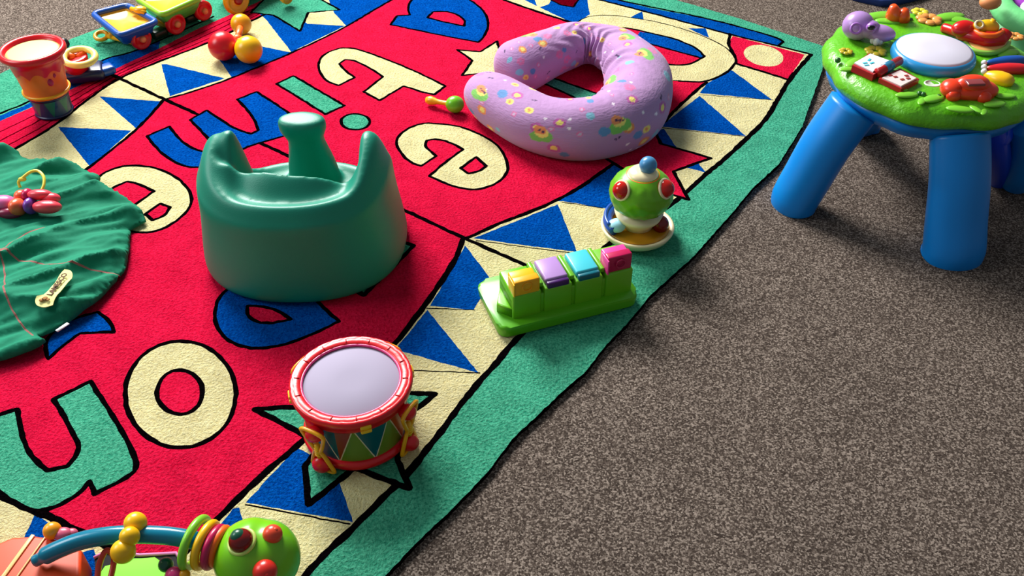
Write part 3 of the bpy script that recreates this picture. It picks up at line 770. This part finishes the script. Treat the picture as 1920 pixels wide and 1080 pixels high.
def tub(name, top_px, zt, zb, outm, inm, parent, lip, r_=.02):
    tp = [P(x, y, zt).to_2d() for x, y in top_px]; tp = round_poly(tp, r_)
    cx = sum(p.x for p in tp)/len(tp); cy = sum(p.y for p in tp)/len(tp)
    def sc2(k, z): return [Vector((cx+(p.x-cx)*k, cy+(p.y-cy)*k, z)) for p in tp]
    bm = BM(); rr = [[bm.verts.new(p) for p in sc2(k, z)] for k, z in ((.55, zb), (.70, zb), (.93, zt-.012), (.93, zt-.010), (.86, zt-.010), (.84, zt-.02), (.80, zt-.035), (.3, zt-.035))]
    for i in range(len(rr)-1):
        for k in range(len(tp)): bm.faces.new((rr[i][k], rr[i][(k+1) % len(tp)], rr[i+1][(k+1) % len(tp)], rr[i+1][k]))
    bm.faces.new(rr[0][::-1]); o = part(name, bm, outm, parent)
    bm = BM(); add_tube(bm, sc2(.93, zt-.006), .0085, 10, closed=True); part('rim', bm, lip, o)
    bm = BM(); rr = [[bm.verts.new(p) for p in sc2(k, z)] for k, z in ((.85, zt-.010), (.80, zt-.014), (.05, zt-.012))]
    for i in range(2):
        for k in range(len(tp)): bm.faces.new((rr[i][k], rr[i][(k+1) % len(tp)], rr[i+1][(k+1) % len(tp)], rr[i+1][k]))
    bm.faces.new(rr[-1]); part('load', bm, inm, o)
    return o
w1 = tub('wagon', [(223, 66), (298, 38), (238, 4), (168, 22)], .085, .040, cobalt, amber, tr, cobalt)
w2 = tub('wagon', [(302, 27), (384, -10), (330, -40), (250, -6)], .095, .045, M('mint_green_plastic', (90, 200, 80)), amber, tr, M('bright_lime_plastic', (150, 215, 50)))
def bar(p0, p1, w_, h_, m_, parent, nm='chassis'):
    d = p1-p0; bm = BM()
    rot = d.to_track_quat('X', 'Z').to_matrix().to_4x4()
    add_box(bm, (p0+p1)/2, (d.length, w_, h_), rot=rot, bevel=.004); return part(nm, bm, m_, parent)
bar(P(205, 62, .035), P(285, 52, .035), .05, .018, amber, w1); bar(P(300, 45, .036), P(372, 5, .036), .05, .020, amber, w2)
bm = BM(); add_torus(bm, P(190, 67, .03), .016, .0055, n=(.1, -.3, 1), seg=28); add_tube(bm, [P(203, 68, .03), P(250, 80, .03)], .007, 10); part('hook', bm, amber, w1)
bm = BM(); add_sphere(bm, P(262, 18, .09), .014, (1.3, 1, .7)); add_tube(bm, [P(246, 16, .088), P(272, 24, .088)], .006, 10); part('hitch', bm, amber, w1)
wheel(268, 74, .030, red, M('peach_plastic', (240, 150, 90)), w1, sd); wheel(333, 46, .030, red, M('peach_plastic', 0), w2, sd); wheel(384, 21, .029, red, _m['peach_plastic'], w2, sd)
for (x, y, w_) in ((298, 66, w1), (358, 36, w2)):
    bm = BM(); add_box(bm, P(x, y-4, .027), (.045, .03, .022), math.radians(50), .006); part('axle_box', bm, M('deep_green_plastic', (10, 40, 24)), w_)
bm = BM(); add_box(bm, P(470, -45, .07), (.20, .10, .08), math.radians(52), .015); add_lathe(bm, P(510, -60, .11), [(.02, 0), (.025, .0), (.02, .05), (.03, .07), (.01, .07)], 32); eng = part('engine', bm, M('engine_green', (20, 130, 60)), tr)
wheel(447, 0, .044, amber, M('hub_red', (170, 20, 14)), eng, sd, .32, zc_=.058); wheel(541, -4, .020, amber, _m['hub_red'], eng, sd, .3, zc_=.04)

# ------------------------------------------------------------------ green fabric with leaf shape
LEAF, SEAM = 0, 1
cp2 = Painter(lambda x, y: P(x, y, .02).to_2d(), .0006, .008)
cloth_out = [(-140, 270), (-60, 275), (0, 284), (19, 284), (40, 297), (48, 305), (100, 303), (146, 315), (186, 329), (191, 341), (180, 354), (208, 363), (240, 374), (257, 384), (268, 400), (274, 415), (256, 424), (245, 430),
             (244, 467), (237, 507), (207, 541), (178, 574), (148, 593), (111, 618), (76, 632), (89, 644), (74, 655), (37, 670), (0, 681), (-60, 690), (-140, 690), (-200, 560), (-190, 380)]
cp2.poly(cloth_out, LEAF, True)
for s_ in ([(-40, 480), (0, 493), (14, 497), (60, 512), (110, 520), (170, 522), (225, 520)], [(14, 497), (18, 540), (22, 570), (30, 595), (42, 618), (65, 636)], [(14, 497), (30, 480), (60, 463), (110, 447), (150, 438)]):
    cp2.stroke(s_, SEAM, .0016)
cp2.poly([(0, 490), (20, 494), (34, 501), (18, 503), (2, 498)], SEAM)
co2 = [p for p in cp2.L[0][0]]
def inside_d(v): return min((v-p).length for p in co2)
def cloth_z(v):
    x, y = v.x, v.y
    d = min(1, inside_d(v)/.02)
    a = .55; q = x*math.cos(a)+y*math.sin(a); p_ = -x*math.sin(a)+y*math.cos(a)
    wv = noise.noise(Vector((q*3.5, p_*17, 0)))+.6*noise.noise(Vector((q*7+3, p_*38, 4)))+.28*noise.noise(Vector((q*18, p_*80, 8)))
    h = .013+.018*(wv+.6)
    # puffed quilt between seams
    h += .021*max(0, 1-abs(noise.noise(Vector((q*2.3+7, p_*8, 11)))*2.2))**3+.008*noise.noise(Vector((q*5, p_*5, 21)))
    cs = P(14, 497, .02).to_2d(); rr = (v-cs).length
    h += .010*math.exp(-((rr-.10)/.08)**2)+.006*noise.noise(Vector((x*9, y*9, 5)))
    return RT+.0015+max(.0015, h*(.25+.75*math.sqrt(d)))
bm = cp2.build(.0045, lambda v: Vector((v.x, v.y, cloth_z(v))))
ft = plastic('green_cotton', (12, 126, 94), .8, bump=.25, bscale=900, spec=.2); fs = plastic('brown_seam_thread', (150, 92, 84), .9, bump=.2)
cloth = empty('leaf_play_mat', P(60, 480, RT), 'crumpled green quilted fabric leaf with yellow name patch at the left edge', 'play mat')
o = part('fabric', bm, [ft, fs], cloth)
md = o.modifiers.new('thick', 'SOLIDIFY'); md.thickness = .002; md.offset = -1
# sewn name patch
def cz(p): return Vector((p.x, p.y, cloth_z(p.to_2d())))
def patch_poly(pts, dz, m_, nm, parent, label=None):
    q = [P(x, y, .03) for x, y in pts]; qq = soften([(p.x, p.y) for p in q]); base_z = max(cloth_z(v) for v in qq)
    bm = BM(); vs = [bm.verts.new((v.x, v.y, cloth_z(v)*.35+base_z*.65+dz)) for v in qq]; bm.faces.new(vs)
    r = bmesh.ops.extrude_face_region(bm, geom=bm.faces[:]); 
    for g in r['geom']:
        if isinstance(g, bmesh.types.BMVert): g.co.z += .0012
    bmesh.ops.triangulate(bm, faces=bm.faces[:])
    return part(nm, bm, m_, parent, smooth=False, label=label), base_z
pt, bz = patch_poly([(75, 586), (80, 580), (93, 577), (103, 566), (123, 533), (130, 527), (140, 527), (145, 533), (141, 545), (112, 582), (108, 592), (92, 597), (78, 594)], .001, plastic('patch_border', (236, 232, 150), .8), 'name_patch', cloth, 'pale yellow name patch')
pt2, bz2 = patch_poly([(82, 586), (95, 580), (106, 569), (126, 536), (134, 532), (138, 536), (134, 546), (107, 580), (102, 588), (90, 591)], .0022, plastic('patch_field', (232, 206, 120), .8), 'patch_field', pt)
fc = bpy.data.curves.new('word', 'FONT'); fc.body = 'LAMESCO'; fc.size = .0135; fc.extrude = .0004; fc.offset = .0004; fc.align_x = 'LEFT'; fc.align_y = 'CENTER'
to = bpy.data.objects.new('tmp', fc); C.objects.link(to); bpy.context.view_layer.update()
me = bpy.data.meshes.new_from_object(to.evaluated_get(bpy.context.evaluated_depsgraph_get())); bpy.data.objects.remove(to)
p0, p1 = P(103, 578, .030), P(133, 537, .030); dd = p1-p0
wd = max(v.co.x for v in me.vertices); k_ = dd.length/wd
bm = BM(); bm.from_mesh(me)
zt = max(v.co.z for v in pt2.data.vertices)+root_loc(pt2).z
MM = Matrix.Translation((p0.x, p0.y, zt+.0006)) @ Matrix.Rotation(math.atan2(dd.y, dd.x), 4, 'Z') @ Matrix.Diagonal((k_, 1.05, 1, 1))
bmesh.ops.transform(bm, matrix=MM, verts=bm.verts); part('lettering', bm, plastic('patch_brown_print', (92, 56, 30), .8), pt, smooth=False)
bm = BM()
for (x, y, r_) in ((88, 587, .004), (95, 584, .005), (101, 586, .003)):
    q = P(x, y, .030); add_lathe(bm, Vector((q.x, q.y, zt)), [(r_, 0), (r_, .0009), (r_*.2, .0009)], 12)
part('animal_face', bm, plastic('patch_brown_print2', (150, 100, 40), .8), pt)
tg0 = P(106, 621, RT+.018); tg1 = P(128, 606, RT+.018); dd = tg1-tg0
bm = BM(); add_box(bm, (tg0+tg1)/2, (dd.length, .007, .0012), math.atan2(dd.y, dd.x), 0); part('care_label', bm, white, cloth, label='small white care label')

# ------------------------------------------------------------------ teething discs on the fabric
td = empty('teether_ring', P(50, 400, .04), 'bunch of pink, orange and purple teether beads with yellow loop on green fabric', 'teether')
ci = 0
bz = .032
for (x, y, z_, r_, s_, m_) in ((88, 388, .052, .026, (1.15, .85, .55), M('coral_plastic', (246, 70, 86))), (75, 365, .066, .023, (1.1, .8, .5), M('coral_plastic', 0)), (95, 372, .058, .020, (1, .8, .6), M('coral_plastic', 0)),
                               (58, 386, .052, .022, (.55, 1.1, .8), purple), (52, 366, .060, .018, (.6, 1, .8), magenta), (34, 388, .052, .023, (.7, 1.15, .8), M('salmon_plastic', (246, 100, 60))), (40, 368, .058, .017, (.8, 1, .8), M('salmon_plastic', 0)),
                               (8, 382, .052, .026, (1, .9, .7), M('rose_plastic', (225, 110, 170))), (-15, 392, .05, .022, (1, 1, .7), magenta), (16, 400, .042, .022, (1.2, .8, .6), M('plum_plastic', (140, 30, 70)))):
    q = P(x, y, z_+.016); bm = BM(); add_sphere(bm, q, r_, s_, rot=Matrix.Rotation(-.6, 4, 'X'), seg=24); part('teether_bead', bm, m_, td)
bm = BM(); lp = [P(38, 352, .062), P(35, 341, .072), P(44, 332, .082), P(58, 322, .090), P(72, 321, .090), P(82, 332, .085), P(82, 348, .076), P(76, 360, .068)]
add_tube(bm, catmull(lp, 6), .0032, 10); add_sphere(bm, P(42, 336, .078), .0062, (1.4, .8, .8)); part('loop', bm, M('soft_yellow_plastic', (236, 220, 70)), td)

# ------------------------------------------------------------------ activity table
TX, TY, TZ = .868, 1.762, .300
tb = empty('activity_table', (TX, TY, 0), 'green topped toddler activity table on thick blue legs at the right', 'activity table')
def tfn(a, z): return (1+.012*math.sin(a*9+1)+.008*math.sin(a*17))*(1/((abs(math.cos(a))**2.15+abs(math.sin(a))**2.15)**(1/2.15)))
SXY = Matrix.Diagonal((.975, 1.03, 1, 1))
bm = BM(); add_lathe(bm, (TX, TY, 0), [(.18, .252), (.205, .253), (.2165, .260), (.219, .271), (.215, .284), (.203, .295), (.185, .300), (.10, .302), (.02, .302)], 120, M=SXY, fn=tfn)
def leafy(bm, amp=.003):
    for v in bm.verts:
        if v.co.z > .25: v.co.z += amp*noise.noise(v.co*26); v.co.x += .002*noise.noise(v.co*40)
leafy(bm)
top_ = part('table_top', bm, plastic('leaf_green_plastic', (96, 184, 24), .34, bump=1, bscale=110), tb)
bm = BM(); add_lathe(bm, (TX, TY, 0), [(.05, .205), (.17, .208), (.195, .222), (.205, .240), (.208, .252), (.19, .256)], 96, M=SXY, fn=tfn); part('apron', bm, sky, tb)
def leg(fx, fy, tx, ty, tz, r0=.050, r1=.046):
    f = P(fx, fy, 0); t = P(tx, ty, tz); f.z = .001
    out = (f-Vector((TX, TY, 0))); out.z = 0; out.normalize()
    pth = catmull([Vector((t.x, t.y, tz)), t.lerp(f, .33)+out*.012, t.lerp(f, .7)+out*.010, f+Vector((0, 0, .02)), f], 7)
    n_ = len(pth); rad_ = [r1+(r0-r1)*i/(n_-1) for i in range(n_)]; rad_[-1] *= .93
    bm = BM(); add_tube(bm, pth, rad_, 36, flat=(1.14, .92), up=out, fn=lambda t_, a: 1+.02*math.exp(-((t_-.80)/.012)**2)+.018*math.exp(-((t_-.88)/.01)**2)*(math.sin(a) > 0))
    return part('leg', bm, sky, tb)
leg(1487, 385, 1600, 200, .235, .047, .050); leg(1783, 478, 1800, 250, .230, .056, .050); leg(1897, 345, 1925, 215, .230, .040, .045); leg(1616, 245, 1648, 165, .225, .036, .042)
bm = BM(); add_tube(bm, catmull([P(1860, 225, .23), P(1866, 262, .18), P(1872, 300, .10), P(1874, 335, .01)], 6), .026, 20, flat=(1, 1)); add_sphere(bm, P(1864, 250, .19), .036, (1, 1, .9)); part('leg_brace', bm, M('royal_blue_plastic', (10, 60, 200)), tb)
def T(x, y, dz=0): return P(x, y, TZ+dz)
def det(name, fn_, m_, parent=top_, **k):
    bm = BM(); fn_(bm); return part(name, bm, m_, parent, **k)
# drum
q = T(1753, 91, .024); dsk = Matrix.Rotation(0, 4, 'Z')
dr = det('drum', lambda bm: add_lathe(bm, (q.x, q.y, TZ), [(.05, -.002), (.081, 0), (.083, .008), (.081, .017), (.076, .022), (.068, .022)], 64), M('azure_plastic', (40, 150, 215), .3), tb)
det('drum_pad', lambda bm: add_lathe(bm, (q.x, q.y, TZ), [(.074, .016), (.0745, .022), (.068, .0255), (.02, .027)], 64), M('pearl_pad', (216, 212, 228), .5), dr)
# hippo
def hp(bm):
    add_sphere(bm, T(1609, 48, .03), .031, (1.05, 1, .95)); add_sphere(bm, T(1630, 55, .03), .021, (1.1, .9, .9)); add_sphere(bm, T(1648, 62, .024), .024, (1.4, .95, .7), rot=Matrix.Rotation(-.35, 4, 'Z'))
hip = det('hippo', hp, lilac, tb)
det('ear', lambda bm: add_torus(bm, T(1605, 54, .04), .010, .003, n=(-.1, -.7, .5), seg=20, ss=8), M('mauve_plastic', (168, 110, 200)), hip)
det('eyelid', lambda bm: add_sphere(bm, T(1634, 51, .046), .010, (1.1, 1, 1), seg=16), M('mauve_plastic', 0), hip)
det('eye', lambda bm: add_sphere(bm, T(1634, 52, .053), .0055, (1.5, .8, .9), seg=14), black, hip)
def teeth(bm):
    for (x, y) in ((1637, 75), (1643, 78), (1650, 77), (1665, 66), (1668, 60)): add_sphere(bm, T(x, y, .014), .0065, (1, 1, 1.4), seg=12)
det('teeth', teeth, white, hip)
# tulip knob
def tul(bm):
    add_tube(bm, [T(1678, 36, 0), T(1676, 26, .016), T(1675, 12, .036)], [.020, .017, .008], 16); add_tube(bm, [T(1690, 38, 0), T(1693, 28, .016), T(1698, 18, .030)], [.018, .015, .007], 16)
det('tulip_knob', tul, M('red_orange_plastic', (244, 84, 22)), tb)
# flowers, leaves
def flower(bm, x, y, r_, dz=.004, npet=7):
    c_ = T(x, y, dz)
    for k in range(npet):
        a = 2*PI*k/npet; add_sphere(bm, c_+Vector((math.cos(a), math.sin(a), 0))*r_*.65, r_*.42, (1, 1, .45), seg=14)
det('flower', lambda bm: flower(bm, 1742, 36, .027), M('peach_flower', (238, 160, 80)), top_); det('flower', lambda bm: flower(bm, 1725, 22, .018, .006), M('lemon_flower', (226, 216, 60)), top_)
det('flower', lambda bm: flower(bm, 1903, 68, .018, .006), M('peach_flower', 0), top_); det('flower', lambda bm: flower(bm, 1586, 96, .014), M('mustard_flower', (196, 176, 40)), top_); det('flower', lambda bm: flower(bm, 1642, 96, .022, .003), M('mustard_flower', 0), top_)
for (x, y, r_, a) in ((1650, 30, .030, .3), (1665, 40, .022, -.2), (1780, 32, .03, .3), (1800, 38, .025, -.5), (1600, 118, .02, .8), (1590, 130, .014, .2), (1700, 178, .018, .1), (1750, 185, .02, .4), (1800, 205, .02, -.2), (1865, 195, .018, .2), (1890, 100, .022, .4), (1885, 180, .016, 0), (1635, 140, .014, .7), (1775, 150, .015, 0), (1728, 190, .012, 1), (1830, 205, .012, 2), (1845, 210, .010, 1), (1690, 168, .010, 0)):
    det('leaf_relief', lambda bm: add_sphere(bm, T(x, y, .001), r_, (1.3, .6, .22), rot=Matrix.Rotation(a, 4, 'Z'), seg=16), M('fresh_green_plastic', (120, 200, 50), .35), top_)
# melon slice
def melon(bm):
    pts_ = [T(1851+38*math.cos(a), 76+22*math.sin(a), .008) for a in [PI*k/14 for k in range(15)]]
    add_prism(bm, [(p.x, p.y) for p in pts_], TZ, TZ+.012, .004)
det('melon_slice', melon, M('melon_flesh', (232, 172, 96)), top_)
det('melon_rind', lambda bm: add_tube(bm, [T(1851+40*math.cos(a), 77+23*math.sin(a), .006) for a in [PI*k/18 for k in range(19)]], .0055, 10), M('rind_green', (150, 205, 80)), top_)
# red horn with parrot
def horn(bm):
    add_tube(bm, catmull([T(1770, 52, .01), T(1795, 60, .016), T(1815, 66, .02), T(1845, 73, .022), T(1875, 72, .02), T(1886, 60, .03)], 6), [.010]*8+[.014]*10+[.017]*7+[.014]*6, 16)
    add_sphere(bm, T(1808, 54, .03), .019, (1.4, 1, .9))
hn = det('slide_horn', horn, M('deep_red_plastic', (206, 14, 14), .28), tb)
det('horn_tip', lambda bm: add_tube(bm, catmull([T(1826, 58, .032), T(1845, 66, .034), T(1865, 67, .034), T(1880, 60, .034)], 5), .0055, 10), orange, hn)
def bird(bm):
    add_sphere(bm, T(1850, 52, .036), .017, (1.5, 1, 1)); add_sphere(bm, T(1835, 48, .042), .011); add_tube(bm, [T(1855, 50, .04), T(1864, 36, .055)], [.009, .005], 12)
bd_ = det('bird', bird, yellow, tb); det('bird_eye', lambda bm: add_torus(bm, T(1836, 46, .048), .008, .0025, n=(0, -.6, .8), seg=20, ss=8), cream, bd_)
# piano keys
for (x0, y0, x1, y1, m_, rr) in ((1847, 118, 1925, 112, cobalt, .013), (1848, 128, 1930, 130, M('key_red', (222, 30, 40)), .014), (1845, 138, 1900, 156, yellow, .018)):
    a = T(x0, y0, .006); b3 = T(x1, y1, .006); d = b3-a
    def key(bm, a=a, d=d, rr=rr): add_tube(bm, [a+d*(k/8) for k in range(9)], [rr*.25, rr*.55, rr*.75, rr*.9, rr, rr, rr*.98, rr*.85, rr*.4], 16, flat=(1, .8))
    det('piano_key', key, m_, tb)
det('key_hinge', lambda bm: [add_sphere(bm, T(1845, y, .01), .006, seg=12) for y in (118, 126, 134)], white, top_)
# red car
def car_body(bm):
    c_ = T(1818, 168, .008)
    add_sphere(bm, c_, .050, (1.1, .62, .42)); add_sphere(bm, T(1785, 166, .012), .022, (1, 1.05, .8)); add_sphere(bm, T(1824, 158, .022), .030, (1.1, .7, .6)); add_box(bm, T(1820, 175, .004), (.085, .03, .02), 0, .008)
carp = det('toy_car', car_body, M('car_red', (240, 62, 26)), tb)
det('car_window', lambda bm: add_box(bm, T(1828, 155, .040), (.034, .022, .006), .06, .003), M('window_mauve', (140, 60, 64), .15), carp)
for (x, y) in ((1845, 183), (1788, 180)):
    det('car_wheel', lambda bm: add_sphere(bm, T(x, y, .006), .014, (1, .8, .9), seg=18), M('car_red', 0), carp)
# open book
def quad(bm, p4, z0, z1): add_prism(bm, [(T(x, y, z1).x, T(x, y, z1).y) for x, y in p4], TZ+z0, TZ+z1, .001)
bk2 = det('book', lambda bm: (quad(bm, [(1598, 122), (1638, 140), (1675, 118), (1630, 99)], 0, .014), quad(bm, [(1648, 146), (1690, 166), (1724, 148), (1688, 128)], 0, .010)), M('book_red', (176, 20, 28)), tb, smooth=False)
det('page', lambda bm: quad(bm, [(1602, 117), (1637, 134), (1668, 113), (1632, 100)], .014, .017), white, bk2, smooth=False); det('page', lambda bm: quad(bm, [(1654, 145), (1690, 161), (1719, 146), (1688, 131)], .010, .013), M('pale_pink_page', (244, 218, 214)), bk2, smooth=False)
def marks(bm):
    for (x, y, a) in ((1625, 122, .2), (1635, 118, .5), (1630, 112, .9), (1622, 118, .3)): add_box(bm, T(x, y, .0175), (.010, .004, .0012), a, 0)
det('page_print', marks, cyan, bk2, smooth=False)
det('page_print', lambda bm: [add_box(bm, T(x, y, .0135), (.008, .006, .0012), .3, 0) for (x, y) in ((1669, 141), (1679, 144), (1692, 149), (1703, 147), (1700, 142))], M('page_brown', (150, 50, 44)), bk2, smooth=False)
det('spine_roller', lambda bm: add_tube(bm, [T(1646, 136, .016), T(1686, 114, .016)], .0095, 16), M('book_red', 0), bk2); det('roller_band', lambda bm: add_tube(bm, [T(1657, 130, .016), T(1670, 122.5, .016)], .0104, 16), M('band_blue', (40, 120, 160)), bk2)
det('badge', lambda bm: add_lathe(bm, T(1748, 158, -.001), [(.015, -.004), (.015, .002), (.012, .003), (.012, .002), (.002, .002)], 32, M=Matrix.Diagonal((1.1, .9, 1, 1))), M('badge_white', (214, 226, 206)), top_)
for (x, y) in ((1724, 176), (1731, 178), (1760, 182), (1707, 38), (1571, 113)): det('bolt_cap', lambda bm: add_sphere(bm, T(x, y, 0), .006, seg=12), M('cap_green', (30, 100, 30)), top_)

# ------------------------------------------------------------------ mint toy behind the table, blue mat beyond
cc = P(1948, 8, .19)
mt = empty('baby_bouncer', (cc.x, cc.y, 0), 'mint green rimmed baby toy with purple and white middle behind the activity table', 'baby toy')
nn = Vector((-.05, -.25, 1)).normalized()
bm = BM(); add_torus(bm, cc, .094, .028, n=nn, seg=56); part('rim', bm, plastic('mint_fabric', (120, 225, 140), .6, bump=.4, bscale=80), mt)
bm = BM(); add_sphere(bm, cc+Vector((-.01, .03, -.005)), .066, (1, .8, .45)); part('cushion', bm, plastic('violet_fabric', (170, 60, 200), .7, bump=.4, bscale=60), mt)
bm = BM(); add_sphere(bm, cc+Vector((0, -.035, .004)), .058, (1.05, .75, .40)); part('white_pad', bm, plastic('white_fabric', (242, 234, 244), .7), mt)
bm = BM(); add_sphere(bm, P(1857, 4, .215), .022, (1.2, 1, .8)); part('ornament', bm, plastic('peach_fabric', (236, 150, 90), .6), mt)
bm = BM(); add_lathe(bm, (cc.x, cc.y, 0), [(.08, .001), (.10, .004), (.095, .05), (.075, .175)], 48); part('base', bm, plastic('mint_base', (90, 180, 110), .5), mt)
bm = BM(); pr = [P(1568, -14, 0), P(1600, 2, 0), P(1648, 13, 0), P(1668, 14, 0), P(1712, 4, 0), P(1745, -6, 0), P(1745, -60, 0), P(1600, -60, 0)]
add_prism(bm, [(p.x, p.y) for p in pr], .001, .022, .006)
tag(part('folded_mat', bm, plastic('navy_fabric', (16, 50, 120), .8, bump=.4, bscale=80)), 'dark blue padded mat on the carpet at the top edge', 'mat')

# ------------------------------------------------------------------ caterpillar toy at the bottom left
ct = empty('caterpillar_toy', P(250, 1090, RT), 'caterpillar activity toy with teal tube, rings and green bug head', 'activity toy')
head = P(482, 1045, RT+.058)
bm = BM(); add_sphere(bm, head, .054, (1.1, 1.0, 1.04), seg=56)
for v in bm.verts:
    d = v.co-head
    if d.z > 0: v.co.z += -.004*math.exp(-((d.x-.01)/.012)**2)
hd = part('head', bm, M('bug_green_plastic', (118, 196, 26), .25), ct)
for (px, py, zz, rr, m_, nm) in ((452, 1014, .104, .0165, maroon, 'eye'),):
    q = on(px, py, head, .055); bm = BM(); add_sphere(bm, q, rr, seg=28); e = part(nm, bm, m_, hd)
    dn = (q-head).normalized(); bm = BM(); add_torus(bm, q-dn*.003, rr*1.06, .003, n=dn, seg=32, ss=8); part('eye_rim', bm, M('pale_lime_plastic', (200, 224, 110)), e)
    bm = BM(); add_sphere(bm, q+dn*.0065+Vector((-.001, .002, .001)), .0112, seg=20); part('iris', bm, dkgreen, e)
for (px, py, zz, rr, m_) in ((511, 1002, .098, .0135, M('coral_red_plastic', (226, 74, 44))), (497, 1072, .103, .0165, M('nose_red', (214, 40, 30)))):
    q = on(px, py, head, .056); bm = BM(); add_sphere(bm, q, rr, (1, 1, 1), seg=24); add_sphere(bm, q+(q-head).normalized()*rr*.7, rr*.35, seg=14)
    part('nub', bm, m_, hd)
tube = catmull([P(66, 1052, .075), P(110, 1030, .09), P(160, 1012, .10), P(220, 1003, .105), P(290, 1003, .105), P(345, 1009, .10), P(400, 1022, .09), P(440, 1035, .08)], 8)
bm = BM(); add_tube(bm, tube, [.0085]*4+[.0125]*(len(tube)-4), 24); part('handle_tube', bm, teal, ct)
for (px, py, m_, sy) in ((366, 1018, M('ring_lime', (130, 205, 50)), 1.0), (386, 1022, yellow, .88), (402, 1026, magenta, .78), (412, 1024, orange, .7)):
    bm = BM(); dn = Vector((1, -.28, -.12)).normalized(); add_torus(bm, P(px, py, .088), .034*sy, .0062, n=dn, seg=40, ss=12); part('ring', bm, m_, ct)
bm = BM()
for (px, py, zz, rr) in ((254, 981, .118, .0155), (243, 1006, .124, .0135), (231, 1034, .112, .0165)): 
    b4 = BM(); add_sphere(b4, P(px, py, zz), rr, seg=28); part('bead', b4, yellow, ct)
bm.free()
q = P(98, 995, .075); bm = BM(); add_sphere(bm, q, .0125); part('bead', bm, M('bead_orange', (250, 160, 20)), ct)
bm = BM(); add_sphere(bm, P(118, 1001, .072), .010, (1.3, 1, .8)); add_sphere(bm, P(134, 999, .07), .007, (1.3, 1, .8)); part('bead', bm, M('bead_rose', (210, 90, 120)), ct)
def ob(pts, z0, z1, m_, nm, parent, bev=.006, taper=1.0, **k):
    bm = BM(); add_prism(bm, [(P(x, y, z1).x, P(x, y, z1).y) for x, y in pts], z0, z1, bev, taper); return part(nm, bm, m_, parent, angle=40, **k)
blk = ob([(-60, 1040), (22, 1006), (66, 1003), (112, 1010), (152, 1030), (150, 1100), (130, 1160), (-70, 1160)], RT+.001, .065, M('deep_orange_plastic', (232, 70, 2), .5), 'body_block', ct)
bm = BM(); add_box(bm, P(32, 1045, .066), (.006, .075, .002), math.radians(-13), .0008); add_box(bm, P(58, 1045, .066), (.0025, .075, .002), math.radians(-13), .0008); part('stripe', bm, M('stripe_cream', (250, 200, 130)), blk)
bm = BM(); lp = catmull([P(182, 1090, .060), P(186, 1060, .07), P(196, 1036, .085), P(206, 1034, .085), P(214, 1050, .07), P(206, 1090, .060)], 6); add_tube(bm, lp, .0042, 10); part('cord_loop', bm, M('brick_red', (206, 60, 40)), ct)
for (px, py, zz, rr, m_) in ((311, 1059, .07, .0105, dkgreen), (326, 1080, .07, .0125, pink), (346, 1078, .072, .008, amber)):
    bm = BM(); add_sphere(bm, P(px, py, zz), rr, seg=20); part('bead', bm, m_, ct)
bk3 = empty('fabric_book', P(260, 1120, RT), 'black soft book with pink edge and lime panel under the teal tube', 'soft book')
ob([(176, 1046), (200, 1034), (262, 1040), (330, 1036), (344, 1060), (342, 1130), (180, 1130)], RT+.001, .030, M('black_cloth', (18, 12, 24), .9), 'cover', bk3, .003)
bm = BM(); add_tube(bm, [P(176, 1046, .031), P(200, 1034, .031), P(262, 1041, .031), P(330, 1037, .031), P(344, 1060, .031)], .0025, 8); part('piping', bm, M('pink_piping', (222, 130, 190), .8), bk3)
ob([(182, 1080), (196, 1060), (252, 1047), (290, 1043), (300, 1050), (322, 1085), (330, 1130), (180, 1130)], .030, .048, M('neon_lime_felt', (130, 240, 40), .7), 'lime_panel', bk3, .003)
